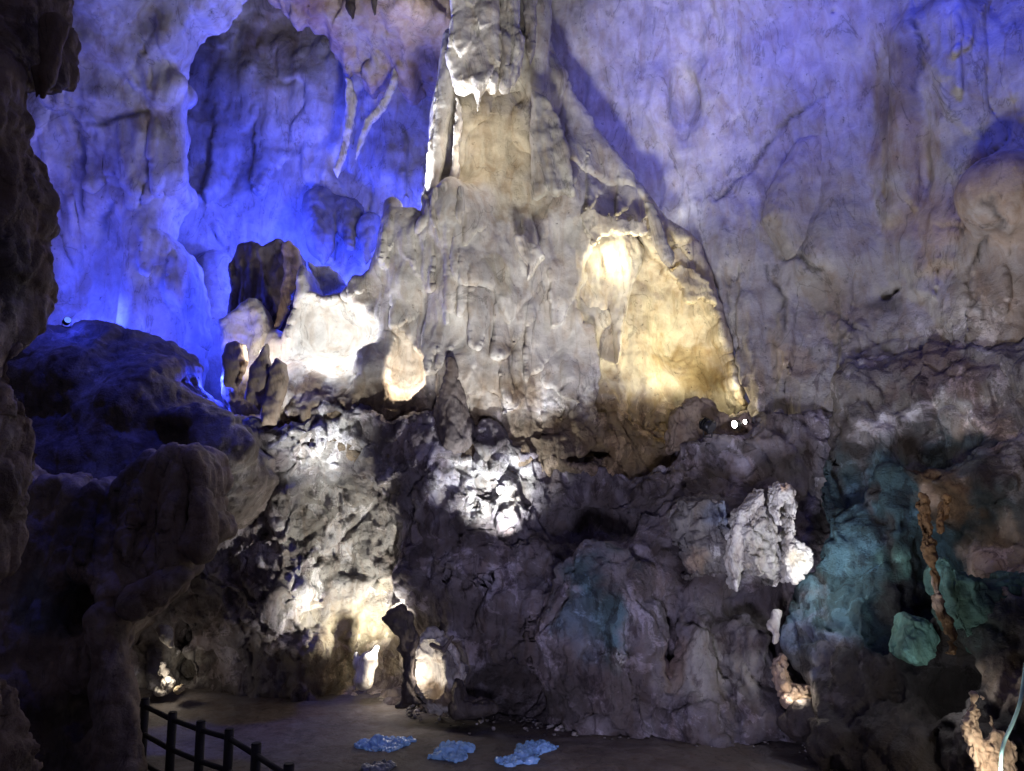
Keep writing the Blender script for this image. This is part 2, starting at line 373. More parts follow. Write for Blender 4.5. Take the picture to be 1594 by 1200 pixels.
def rock(name, outline, Yo, ctrl, h=.05, theta=0., depth=2.0, edge=.5, adds=(), subs=(), lump=(.16, .8), mid=(.04, 3.0),
         flute=0., flute_f=2.2, crag=0., crag_f=1.3, warp=.12, warp_f=2.3, base=WHITE, stains=(), cracks=(), cuts=(), teeth=(), plates=(), sharp=0., eps=.12, seed=0, zbot=None, cragmask=None, mat=None, shing=(), parent=None, shmask=None):
    """a rock mass: outline (pixels, standing Yo metres off) with a front surface through the control points, hollows cut in and lobes grown on"""
    fr = Frame(theta); sd = seed * 13.7
    ol2 = [(p[0], p[2]) for p in (fr.to(P(px, py, q[0] if q else Yo)) for px, py, *q in outline)]
    cs = np.array([fr.to(P(*c)) for c in ctrl])
    x0 = min(p[0] for p in ol2) - .3; x1 = max(p[0] for p in ol2) + .3
    z0 = min(p[1] for p in ol2) - .3; z1 = max(p[1] for p in ol2) + .3
    if zbot is not None: z0 = zbot
    y0 = cs[:, 1].min() - min(1.1, .3 + 2 * lump[0] + 2 * flute + 1.3 * sum(q[0] for q in shing)); y1 = cs[:, 1].max() + depth
    for c, r, fn, k in prims(fr, adds): y0 = min(y0, c[1] - r[1] - .1)
    g = grid(x0, x1, y0, y1, z0, z1, h); xs, ys, zs = g[2]
    X2, Z2 = np.meshgrid(xs, zs, indexing='ij'); O = X2 * 0
    num = 0; den = 0
    for c in cs:
        w = 1 / ((X2 - c[0]) ** 2 + (Z2 - c[2]) ** 2 + eps) ** 1.6
        num = num + w * c[1]; den = den + w
    Yw = num / den
    Yw = Yw + lump[0] * 1.3 * fbm(X2 * lump[1] + sd, Z2 * lump[1], O + 3.3, 3)
    if flute:
        wob = X2 + .35 * pn(X2 * .5, Z2 * .5, O + sd)
        Yw = Yw - flute * ridged(wob * flute_f + sd, Z2 * flute_f * .17, O + 1.7, 3)
    for i, (a, fx, fz) in enumerate(shing):
        q = shingles(X2, Z2, a, fx, fz, sd + 5 * i)
        if shmask is not None: q = q * shmask(X2, Z2)
        Yw = Yw - q
    rp = random.Random(seed + 99)
    for px, pt, pb, hw, t in plates:     # hanging sheets that swell downwards and end in a pointed hem
        Ym = float(np.mean(cs[:, 1])); a = fr.to(P(px, pt, Ym)); e = fr.to(P(px, pb, Ym)); w_ = hw / FPX * Ym * .98
        ph = rp.random() * 6; n_ = rp.uniform(.8, 1.7); sl = rp.uniform(-.25, .25)
        v_ = (a[2] - Z2) / (a[2] - e[2]); u_ = (X2 - a[0] - (e[0] - a[0]) * v_ - sl * w_ * v_ + .12 * w_ * pn(Z2 * 3, X2 * 3, O + ph)) / w_
        s_ = rp.choice((-1, 1)); side = np.clip(.5 + .5 * s_ * u_, 0, 1)
        hem = 1 - .6 * (1 - side) ** 1.3 + .05 * pn(X2 * 6, O + ph, O) - .10 * np.abs(((u_ * n_ * 1.7 + ph) % 2) - 1)
        m_ = (np.abs(u_) < 1) & (v_ > 0) & (v_ < hem)
        Yw = Yw - np.where(m_, t * np.clip(v_, 0, 1) ** .8 * side ** .8 * (1 + .12 * np.cos(u_ * 9 + ph)), 0)
    Wx = warp * fbm(X2 * warp_f, Z2 * warp_f, O + sd, 4, .6); Wz = warp * fbm(X2 * warp_f + 40, Z2 * warp_f, O + sd, 4, .6)
    d2 = poly_sd(X2 + Wx, Z2 + Wz, ol2)
    gx, gz = np.gradient(Yw, h); sf = (1 / np.sqrt(1 + np.minimum(gx * gx + gz * gz, 8))).astype(f32)
    F = (Yw.astype(f32)[:, None, :] - ys[None, :, None]) * sf[:, None, :]
    F = smax(F, np.broadcast_to(d2.astype(f32)[:, None, :], F.shape), edge)
    F = smax(F, (ys[None, :, None] - np.minimum(Yw + depth, y1 - 2 * h).astype(f32)[:, None, :]), min(edge, .5 * depth))
    for pts, Yo2, back, k in cuts:       # recesses with an outline of their own and a back wall through control points
        q2 = [(p[0], p[2]) for p in (fr.to(P(px, py, Yo2)) for px, py in pts)]
        bs = np.array([fr.to(P(*c)) for c in back]); num = 0; den = 0
        for c in bs:
            w = 1 / ((X2 - c[0]) ** 2 + (Z2 - c[2]) ** 2 + .06) ** 1.6
            num = num + w * c[1]; den = den + w
        Yb = num / den + .07 * fbm(X2 * 1.1 + sd, Z2 * .5, O, 3) + .05 * fbm(X2 * 2.5, Z2 * 2.5 + sd, O, 3)
        jag = .05 * fbm(X2 * 4, Z2 * 4, O + sd, 4, .65) + .09 * pn(X2 * 1.9, Z2 * 1.9 + sd, O)
        G = smax(np.broadcast_to((poly_sd(X2, Z2, q2) + jag).astype(f32)[:, None, :], F.shape), ys[None, :, None] - Yb.astype(f32)[:, None, :], .35)
        F = smax(F, -G, k)
    tl = []
    for px, py, ln, r in teeth:          # small hanging tips that grow out of the surface where they are
        Y = float(np.mean(cs[:, 1]))
        for _ in range(4):
            q = fr.to(P(px, py, fr.back(np.array([[0, Y, 0.]]))[0][1] if theta == 0 else Y))
            i = int(np.clip((q[0] - x0) / h, 0, F.shape[0] - 1)); k_ = int(np.clip((q[2] - z0) / h, 0, F.shape[2] - 1)); Y = float(Yw[i, k_])
        dx = random.uniform(-.12, .12) * ln
        tl.append(('c', px, py, Y, px + dx, py + ln, Y - .10, r, .015, .07))
        tl.append(('c', px + r * 55, py - 2, Y + .02, px + r * 45 + dx, py + ln * random.uniform(.35, .7), Y - .06, r * .7, .015, .06))
    carve(F, g, fr, subs, True); carve(F, g, fr, list(adds) + tl, False); seal(F, h)
    v, f = surface_nets(F, g[0], h); del F
    return finish(name, v, f, fr, sd, sharp, mid, crag, cragmask, crag_f, flute, flute_f, base, stains, cracks, mat, parent)

def lumps(name, adds, subs=(), h=.03, mid=(.02, 5.0), crag=0., crag_f=2.0, base=WHITE, stains=(), seed=0, mat=None, parent=None, flute=0., flute_f=6., cracks=()):
    """a rock grown from ellipsoids and tapered bars alone (boulders, stalagmites, stalactites)"""
    fr = Frame(0)
    pr = list(prims(fr, adds)); m = .12
    lo = np.min([c - r for c, r, *_ in pr], 0) - m; hi = np.max([c + r for c, r, *_ in pr], 0) + m
    g = grid(lo[0], hi[0], lo[1], hi[1], lo[2], hi[2], h)
    F = np.full([len(a) for a in g[2]], 5., f32)
    for q in adds:
        A, B, C = g[2][0][:, None, None], g[2][1][None, :, None], g[2][2][None, None, :]
        c, r, fn, k = next(prims(fr, [q])); F = smin(F, fn(A, B, C).astype(f32), k)
    carve(F, g, fr, subs, True); seal(F, h)
    v, f = surface_nets(F, g[0], h)
    return finish(name, v, f, None, seed * 7.7, 0., mid, crag, None, crag_f, flute, flute_f, base, stains, cracks, mat, parent)

def slab(name, outline, Y, thick=.25, h=.028, edge=.12, seed=0, tilt=0., **kw):
    """a hanging or standing piece with its own outline, thickness and rounded front"""
    xs = [p[0] for p in outline]; ys = [p[1] for p in outline]
    ctrl = [(min(xs), min(ys), Y + tilt), (max(xs), min(ys), Y + tilt), (min(xs), max(ys), Y - tilt), (max(xs), max(ys), Y - tilt)]
    kw.setdefault('lump', (.06, 2.0)); kw.setdefault('mid', (.015, 6.0)); kw.setdefault('warp', .025); kw.setdefault('warp_f', 5.)
    return rock(name, outline, Y, ctrl, h=h, depth=thick, edge=edge, seed=seed, **kw)

# ------------------------------------------------------------------ the cave: walls and roof
LOWN = lambda v, s=.9, o=4: fbm(v[:, 0] * s, v[:, 1] * s, v[:, 2] * s, o, .6)
def two(a, b, lo, hi, n=.7, s=.9):
    """albedo that changes from b (low) to a (high) between two heights, along a ragged line"""
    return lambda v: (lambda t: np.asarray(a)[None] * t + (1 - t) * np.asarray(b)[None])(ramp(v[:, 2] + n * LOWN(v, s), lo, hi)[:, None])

tag(rock('cave_wall', [(-260, -260), (1000, -260), (1000, 900), (-260, 900)], 18,
    [(60, -100, 16.5), (120, 200, 17.2), (110, 450, 16.8), (200, 300, 16.9), (250, 520, 16.6), (290, 250, 18.6), (300, 400, 18.6), (330, 150, 19.0), (330, 250, 19.0), (400, 250, 19.5), (420, 60, 19.6), (360, 60, 19.4), (480, 30, 19.6), (480, 380, 19.3), (370, 420, 19.0),
     (540, 120, 19.0), (600, 60, 17.8), (640, 250, 18.8), (580, 350, 18.6), (540, 300, 19.0), (400, 700, 17), (800, 100, 18.5), (900, 600, 18)],
    h=.07, eps=1.2, depth=1.6, edge=.6, lump=(.16, .5), mid=(.02, 2.0), flute=.05, flute_f=1.3, sharp=.03, plates=[(480,330,405,30,.3),(420,120,300,40,.25),(350,140,330,26,.25),(520,240,400,24,.25),(600,180,330,30,.25),(640,200,330,24,.2),(560,120,260,24,.2)], seed=1, shing=[(.2, .5, .16)],
    adds=[('c', 335, 420, 18.2, 322, 580, 17.6, .4, .4, .5)],
    subs=[('e', 145, 420, 16.2, .8, .9, 1.7, .3), ('e', 245, 505, 16.2, .75, .9, .9, .3), ('e', 285, 345, 16.6, .25, .6, .5, .1)],
    base=WHITE * .95,
    stains=[(440, 50, 19.5, 1.0, TAN * .6, .6, 1), (400, 90, 19.5, .3, MUD, .6, 3), (450, 110, 19.5, .3, MUD, .6, 3), (340, 110, 19.5, .4, MUD, .5, 2), (160, 250, 17.3, .8, GREY, .6, 2), (110, 330, 17, .35, MUD, .6, 1.8), (620, 60, 17.8, 1.3, TAN, .8, 1), (590, 240, 18.8, .7, GREY, .7, 1.2)],
    cracks=[([(140, 190), (180, 195), (235, 175)], 17.2, .06), ([(190, 290), (200, 300), (150, 350)], 17, .05)]), kind='structure')

tag(rock('cave_vault', [(560, -420), (1750, -420, 13), (1750, 200, 12.5), (1750, 640, 12.5), (1300, 800, 13), (1000, 900)], 15,
    [(760, -60, 15.9), (860, 40, 16.1), (930, 150, 16.3), (1050, 80, 15.6), (1050, 280, 16.0), (1200, 60, 14.6), (1200, -100, 13.4), (1200, 250, 15.2), (1130, 380, 15.0), (1280, 330, 14.7), (1200, 520, 14.7), (1280, 480, 14.4), (1180, 400, 14.9),
     (1330, 150, 14.2), (1420, 30, 13.0), (1440, 300, 13.6), (1390, 450, 13.6), (1540, 100, 12.2), (1594, 300, 11.5), (1560, 500, 11.8), (1470, 600, 12.4), (1340, 640, 13.2), (1260, 650, 13.9), (1180, 640, 14.6), (1230, 760, 13.5), (1700, 300, 11)],
    theta=R(25), h=.05, eps=.5, depth=1.0, edge=.5, lump=(.09, .6), mid=(.02, 2.6), flute=.06, flute_f=1.9, sharp=.010, plates=[(1150, 440, 560, 20, 0.16), (1180, 400, 640, 26, 0.2), (1215, 450, 600, 24, 0.2), (1250, 420, 640, 28, 0.2), (1300, 430, 560, 30, 0.2), (1340, 460, 620, 26, 0.2), (1420, 380, 520, 30, 0.18), (1460, 480, 600, 24, 0.18), (1500, 420, 560, 28, 0.2), (1390, 60, 200, 26, 0.2), (1450, 80, 260, 28, 0.22), (1500, 40, 220, 26, 0.22), (1545, 120, 330, 30, 0.22), (1480, 250, 400, 28, 0.18), (1560, 350, 460, 30, 0.2), (1390, 240, 380, 30, 0.16)], seed=2, crag_f=1.0, shing=[(.17, .42, .14), (.09, 1.2, .35)], shmask=lambda X, Z: .15 + .85 * ramp(X, -1, 3),
    cragmask=lambda v: .04 + .55 * (1 - ramp(v[:, 2] + .8 * pn(v[:, 0] * .6, v[:, 1] * .6, v[:, 2] * .6), 4.8, 7.0)),
    adds=[('c', 1330, 210, 14.6, 1290, 410, 14.3, .3, .5, .5), ('c', 1168, 470, 14.7, 1190, 650, 14.4, .06, .22, .25), ('c', 1215, 520, 14.5, 1255, 650, 14.1, .05, .3, .3),
          ('c', 1415, 60, 13.0, 1405, 330, 13.5, .3, .2, .3), ('c', 1480, 30, 12.6, 1490, 330, 12.9, .35, .25, .4), ('e', 1570, 300, 11.6, .7, .5, .6, .4)],
    subs=[('e', 1380, 456, 13.4, .12, .5, .11, .04), ('e', 1396, 450, 13.4, .07, .5, .08, .04), ('e', 1450, 180, 12.8, .25, .4, .8, .2), ('e', 1066, 155, 15.6, .30, .3, .6, .35), ('e', 1295, 6, 13.6, .07, .4, .07, .02)],
    cuts=[([(880, 320), (1010, 330), (1060, 380), (1100, 420), (1122, 460), (1140, 520), (1156, 580), (1172, 640), (1180, 760), (880, 760)], 15.4, [(900, 400, 17.2), (1100, 500, 17.2), (1150, 640, 16.8), (1000, 700, 17.2)], .1)],
    base=two(WHITE * .92, GREY * .95, 5.8, 8.3, .9, .5),
    stains=[(1395, 130, 13.2, .5, TAN * .6, .8, 2), (1400, 230, 13.4, .5, TAN, .7, 1), (1420, 330, 13.4, .5, TAN, .6, 2), (1560, 300, 11.6, 1.1, TAN * 1.15, .9, .8), (1230, 200, 15, .5, GREY, .5, 1.6), (1240, 300, 15, .8, CREAM * .7, .5, 1.6), (1090, 170, 15.6, .5, GREY, .5, 1),  # GREY by the oval recess paints in part of its shade
            (1450, 575, 12.4, .8, PLUM, .5, .8), (1380, 470, 13.4, .3, DARK, .7, 1), (1300, 480, 14.2, .5, BROWN, .4, 1.5), (1550, 430, 11.8, .5, GREY, .7, 1), (1590, 480, 11.5, .8, TAN * .9, .6, 1.4), (1500, 500, 12.2, .5, WHITE * .75, .5, 2),
            (1175, 600, 14.4, .35, BROWN, .5, 1.5), (1230, 560, 14, .3, TAN, .6, 1.5), (1290, 600, 13.8, .4, WHITE * .8, .7, .6)],
    cracks=[([(1110, 312), (1165, 268), (1205, 218), (1250, 186)], 15.3, .045), ([(1210, 400), (1250, 440)], 14.8, .04), ([(1130, 385), (1128, 500)], 15, .03), ([(1285, 480), (1345, 570)], 14.2, .035), ([(1425, 375), (1450, 410), (1447, 520)], 13.5, .03), ([(1400, 60), (1412, 120), (1405, 150)], 13.2, .04), ([(1195, 420), (1215, 480), (1210, 520)], 14.7, .03)]), kind='structure')

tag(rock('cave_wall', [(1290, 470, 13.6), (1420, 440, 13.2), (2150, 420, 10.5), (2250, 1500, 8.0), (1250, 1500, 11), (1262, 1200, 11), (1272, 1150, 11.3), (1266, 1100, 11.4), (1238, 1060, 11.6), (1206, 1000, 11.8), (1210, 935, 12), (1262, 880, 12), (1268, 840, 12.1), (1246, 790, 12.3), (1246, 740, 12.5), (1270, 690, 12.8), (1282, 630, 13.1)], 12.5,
    [(1300, 500, 14.6), (1400, 480, 14.3), (1500, 470, 13.6), (1600, 460, 12.9), (1300, 640, 13.3), (1400, 620, 12.6), (1500, 620, 12.0), (1600, 620, 11.3), (1290, 760, 12.4), (1320, 700, 12.6), (1300, 880, 11.9), (1400, 760, 11.7), (1440, 900, 11.3), (1400, 830, 11.3), (1500, 780, 11.2), (1594, 800, 10.6), (1594, 1000, 9.6), (1500, 1000, 10.2), (1400, 960, 11.0), (1350, 1040, 10.9), (1250, 1010, 11.7), (1290, 1150, 10.8), (1400, 1180, 10.2), (1540, 1180, 9.3), (1650, 1100, 8.8), (1900, 650, 10.2), (1900, 1050, 8.4), (2150, 800, 8.6)],
    theta=R(42), h=.045, depth=1.3, edge=.4, lump=(.12, .8), mid=(.04, 2.5), flute=.05, flute_f=1.6, seed=12, crag=.6, crag_f=1.25, sharp=.03, zbot=-.4, warp=.06, shing=[(.28, .6, .3)],
    subs=[('e', 1320, 720, 12.5, .4, .5, .7, .3), ('e', 1440, 690, 11.8, .6, .5, .45, .3), ('e', 1370, 900, 11.0, .25, .3, .9, .2), ('e', 1450, 900, 11.0, .35, .5, .8, .2), ('e', 1480, 1060, 10.2, .4, .4, .5, .2)],
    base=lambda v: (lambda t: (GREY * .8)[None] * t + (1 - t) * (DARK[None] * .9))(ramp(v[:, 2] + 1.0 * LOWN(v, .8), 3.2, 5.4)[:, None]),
    stains=[(1330, 680, 12.5, .5, DARK, .9, 1.6), (1400, 690, 12, .5, DARK, .8, 1), (1480, 700, 11.8, .5, TEAL * .7, .8, 1), (1450, 575, 12.4, .7, PLUM * 1.3, .55, .7), (1360, 650, 12.6, .35, GREY, .8, 1), (1480, 640, 11.9, .5, WHITE * .85, .9, .6), (1410, 640, 12.3, .3, WHITE * .7, .8, .7), (1540, 650, 11.4, .4, TAN * 1.2, .7, .8),
            (1290, 810, 12.2, 1.1, TEAL, .95, 1.5), (1390, 820, 11.5, .9, TEAL, .9, 1.4), (1350, 970, 11.1, 1.1, TEAL, .9, 1.2), (1500, 920, 10.6, .8, GREEN * .4, .7, .9),
            (1520, 850, 10.8, .9, TEAL * .5, .95, 1.2), (1440, 940, 11, .5, DARK * .5, .8, 1.2), (1300, 1060, 11, .6, BLUISH * .6, .8, .8), (1240, 1020, 11.6, .4, BLUISH * .5, .7, 1), (1560, 1040, 9.6, .8, DARK * .5, .9, 1), (1500, 1130, 9.7, .9, DARK * .45, .95, 1), (1350, 1130, 10.4, 1.0, DARK * .8, .9, .8),
            (1405, 880, 11.2, .22, GREEN * .8, .9, 1), (1590, 880, 10.2, .5, TAN * .9, .9, 1.6), (1450, 760, 11.4, .45, OCHRE * .35, .9, 1), (1362, 940, 11, .16, GREEN * .7, .8, 2.4), (1430, 770, 11.5, .15, TAN, .8, 1), (1560, 1060, 9.6, .25, TAN * .9, .8, 1)],
    cracks=[([(1385, 700), (1400, 900), (1420, 1010)], 11.2, .06), ([(1300, 640), (1330, 760)], 12.5, .05), ([(1300, 880), (1295, 960), (1330, 1060)], 11.4, .05)]), kind='structure')

tag(rock('cave_wall', [(-300, -420), (520, -420), (418, 2), (396, 14), (385, 22), (368, 44), (345, 66), (330, 70), (318, 84), (304, 116), (296, 132), (286, 142), (282, 170), (279, 220), (276, 262), (284, 292), (286, 305), (270, 318), (258, 334), (256, 365), (272, 380), (290, 400), (298, 440), (300, 480), (296, 560), (290, 640), (-300, 640)], 16.1,
    [(100, -100, 13.0), (300, -100, 14.2), (100, 50, 14.4), (250, 60, 14.9), (380, 0, 15.2), (150, 140, 15.0), (270, 120, 15.3), (60, 180, 15.3), (180, 200, 15.6), (260, 180, 15.6), (150, 260, 15.8), (260, 290, 15.8), (100, 400, 16.0), (200, 380, 15.8), (150, 460, 16.4), (245, 500, 16.3), (280, 420, 16.0), (215, 500, 15.9), (100, 560, 16)], h=.05, depth=1.2, edge=.3, lump=(.12, .6), mid=(.02, 2.5), flute=.05, flute_f=1.6, sharp=.03, plates=[(100, 190, 330, 30, 0.2), (160, 200, 300, 34, 0.2), (215, 180, 330, 30, 0.22), (255, 170, 300, 22, 0.22), (130, 300, 400, 26, 0.2), (190, 320, 470, 30, 0.25), (235, 330, 420, 24, 0.22), (268, 380, 500, 24, 0.25), (110, 400, 490, 24, 0.2), (215, 430, 525, 22, 0.2), (80, 230, 420, 22, 0.2), (290, 440, 560, 20, 0.2), (200, 60, 160, 40, 0.2), (300, 30, 120, 34, 0.2), (120, 90, 190, 36, 0.2)], seed=3, warp=.05, shing=[(.22, .55, .2)],
    adds=[('c', 255, 150, 15.5, 272, 130, 15.4, .35, .2, .2), ('c', 290, 150, 15.9, 150, 185, 15.4, .18, .22, .2), ('c', 215, 360, 15.9, 205, 510, 15.9, .18, .22, .2), ('c', 268, 150, 15.7, 270, 270, 15.8, .2, .25, .2)],
    subs=[('e', 145, 430, 15.5, .75, .8, 1.6, .12), ('e', 245, 510, 15.5, .65, .8, .8, .12), ('e', 270, 350, 15.4, .16, .6, .35, .06), ('e', 128, 180, 14.9, .14, .5, .3, .06)],
    base=WHITE, stains=[(170, 170, 15, .4, GREY, .6, .6), (220, 170, 15, .5, TAN, .5, .5), (120, 60, 14, .5, TAN, .5, 1), (150, 260, 15.8, .6, GREY, .7, 1.5), (110, 310, 15.9, .3, MUD, .6, 2), (260, 340, 15.7, .3, BROWN, .6, 1), (230, 350, 15.7, .3, GREY, .6, 1), (200, 260, 15.7, .4, GREY, .5, 2)],
    cracks=[([(140, 196), (180, 192), (230, 170)], 15.4, .05), ([(190, 290), (200, 300), (150, 350)], 15.8, .05), ([(135, 200), (140, 260), (128, 330)], 15.7, .06)]), kind='structure')
tag(rock('cave_ceiling', [(405, -420), (760, -420), (715, 60), (690, 110), (650, 90), (630, 110), (612, 100), (590, 80), (560, 100), (545, 70), (520, 75), (500, 40), (470, 50), (440, 16), (420, 6)], 16.5,
    [(450, -50, 15.5), (550, 0, 16), (650, 0, 16), (560, 100, 17.2), (680, 100, 17.2)], h=.06, depth=1.5, edge=.9, lump=(.2, .9), mid=(.05, 2.5), flute=.06, seed=4, base=TAN * 1.1, shing=[(.25, 1., .7)],
    stains=[(560, 60, 16.5, .7, CREAM * .7, .8, 1), (650, 60, 16.5, .8, TAN, .8, 1), (480, 30, 16, .6, PLUM * 1.5, .8, 1)]), kind='structure')

# ------------------------------------------------------------------ the central flowstone cone
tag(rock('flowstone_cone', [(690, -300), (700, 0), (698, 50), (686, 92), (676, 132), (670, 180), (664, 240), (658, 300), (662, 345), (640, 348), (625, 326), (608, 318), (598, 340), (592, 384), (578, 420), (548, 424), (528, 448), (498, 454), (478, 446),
      (466, 404), (458, 430), (444, 478), (428, 520), (414, 506), (400, 500), (372, 500), (348, 505), (338, 510), (334, 540), (338, 590), (350, 640), (375, 710), (700, 740), (1000, 760), (1120, 700),
      (1172, 630), (1152, 560), (1138, 490), (1120, 410), (1095, 362), (1050, 330), (1012, 285), (985, 250), (955, 210), (922, 165), (893, 120), (866, 70), (846, 20), (830, -300)], 14.5,
    [(770, -200, 14.5), (760, 60, 14.4), (700, 60, 15.0), (850, 60, 15.0), (740, 200, 14.7), (690, 250, 14.9), (820, 200, 14.6), (900, 200, 15.0), (700, 350, 14.0), (800, 340, 14.5), (870, 330, 14.5), (960, 280, 15.0), (1040, 340, 15.0), (720, 450, 13.9), (800, 500, 14.1), (850, 450, 14.3),
     (640, 480, 14.4), (560, 470, 14.8), (500, 470, 14.8), (390, 540, 15.0), (380, 600, 14.4), (470, 600, 14.2), (560, 600, 14.1), (640, 650, 14.0), (720, 600, 13.9), (820, 640, 14.0), (900, 500, 14.3), (920, 400, 14.5), (1000, 480, 15.0), (1090, 400, 15.0), (1140, 580, 14.8), (1100, 680, 14.5), (950, 680, 14.2)],
    h=.03, depth=2.9, edge=.3, lump=(.08, .7), mid=(.02, 2.6), flute=.035, flute_f=1.5, seed=5, warp=.04, shing=[(.16, .6, .22)],
    sharp=.024, plates=[(712, 360, 520, 15, 0.13), (738, 390, 505, 18, 0.11), (805, 455, 580, 34, 0.22), (760, 420, 565, 28, 0.18), (850, 490, 605, 32, 0.2), (700, 470, 605, 36, 0.2), (880, 410, 525, 26, 0.18), (720, 530, 660, 32, 0.18), (762, 550, 642, 30, 0.16), (812, 550, 660, 36, 0.18), (862, 560, 642, 32, 0.18), (676, 470, 612, 24, 0.16), (896, 550, 668, 24, 0.14), (640, 425, 530, 30, 0.15), (612, 330, 420, 16, 0.16), (634, 345, 430, 16, 0.16), (660, 380, 470, 20, 0.15), (590, 360, 425, 14, 0.14), (560, 425, 462, 24, 0.12), (1060, 320, 395, 22, 0.14), (1030, 300, 370, 18, 0.12), (940, 200, 330, 26, 0.13), (985, 250, 335, 20, 0.11), (905, 150, 300, 24, 0.14), (750, 300, 400, 22, 0.12), (835, 320, 410, 24, 0.14)],
    cragmask=lambda v: .03 + .7 * (1 - ramp(v[:, 2] + .5 * pn(v[:, 0] * .9, v[:, 1], v[:, 2] * .9), 4.6, 5.6)),
    adds=[('c', 705, 60, 14.5, 674, 290, 14.4, .16, .10, .15), ('c', 840, -40, 14.6, 835, 140, 14.5, .25, .14, .2),
          ('c', 612, 322, 14.9, 602, 420, 14.7, .14, .25, .2), ('c', 640, 345, 14.6, 640, 440, 14.5, .22, .35, .25),
          ('e', 700, 330, 14.1, .35, .35, .6, .25)],
    cuts=[([(926, 338), (940, 345), (955, 338), (985, 343), (1004, 350), (1014, 372), (1030, 392), (1046, 412), (1062, 404), (1084, 420), (1100, 440), (1118, 470), (1132, 512), (1142, 548), (1152, 590), (1170, 632), (1178, 690), (1050, 690), (1045, 790), (930, 790), (930, 640), (928, 540), (918, 515), (902, 512), (896, 480), (900, 440), (908, 410), (918, 385)], 14.4,
           [(960, 340, 14.9), (920, 430, 14.8), (960, 430, 15.2), (1000, 420, 15.3), (1040, 430, 15.4), (1090, 470, 15.5), (1060, 540, 15.8), (1120, 550, 15.6), (1150, 630, 15.4), (910, 500, 14.5), (960, 560, 15.1), (950, 640, 14.6), (1000, 620, 15.1), (1060, 640, 15.3), (940, 720, 14.1), (1000, 720, 14.4), (1040, 760, 14.3)], .05),
          ([(444, 500), (446, 478), (462, 462), (484, 456), (505, 462), (526, 458), (548, 466), (566, 478), (582, 494), (588, 512), (582, 532), (572, 548), (568, 575), (560, 640), (450, 640), (440, 580), (446, 550)], 14.5,
           [(450, 490, 14.9), (480, 480, 15.2), (520, 480, 15.4), (560, 500, 15.2), (500, 520, 15.45), (540, 530, 15.3), (470, 545, 15.0), (520, 565, 14.8), (455, 585, 14.3), (500, 600, 14.25), (560, 575, 14.4), (500, 640, 13.9), (560, 640, 13.9)], .06),
          ([(606, 516), (618, 508), (632, 514), (646, 524), (652, 545), (662, 562), (666, 585), (662, 606), (650, 620), (632, 627), (614, 624), (604, 608), (606, 585), (612, 560), (606, 540)], 14.3,
           [(620, 525, 14.6), (640, 550, 14.9), (640, 590, 14.9), (625, 615, 14.5), (655, 600, 14.5)], .05)],
    subs=[('e', 395, 545, 14.2, .7, .6, .35, .15), ('e', 430, 430, 15.0, .3, .8, .3, .1),
          ('e', 895, 716, 14.2, .26, .5, .11, .03), ('e', 930, 707, 14.2, .24, .5, .15, .03), ('e', 518, 515, 14.75, .72, .75, .58, .08), ('e', 778, 235, 13.85, .72, .5, 1.15, .15), ('e', 862, 365, 13.9, .25, .3, .3, .1)],
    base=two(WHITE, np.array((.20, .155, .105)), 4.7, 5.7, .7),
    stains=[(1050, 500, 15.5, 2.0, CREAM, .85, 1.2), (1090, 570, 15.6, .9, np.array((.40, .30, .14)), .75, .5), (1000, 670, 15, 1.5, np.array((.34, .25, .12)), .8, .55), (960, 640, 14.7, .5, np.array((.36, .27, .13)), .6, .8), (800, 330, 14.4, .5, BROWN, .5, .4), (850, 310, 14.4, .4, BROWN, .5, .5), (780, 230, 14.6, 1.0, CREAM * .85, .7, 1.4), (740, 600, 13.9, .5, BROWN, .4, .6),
            (480, 610, 14.2, .7, BROWN * 1.2, .8, .35), (650, 665, 14, .6, MUD, .8, 1), (860, 60, 14.9, .5, GREY, .6, 2), (940, 240, 15, .5, GREY, .4, 1), (760, 470, 14, .4, GREY, .5, 2), (600, 440, 14.7, .4, BROWN, .4, .5), (370, 600, 14.5, .6, BROWN, .7, .6), (520, 500, 14.8, .8, WHITE * 1.25, .9, 1)]),  # last one whitens the big hollow, boosting its glow in colour
    'tall pale flowstone cone with glowing white hollows and a deep yellow-lit alcove', 'rock formation')

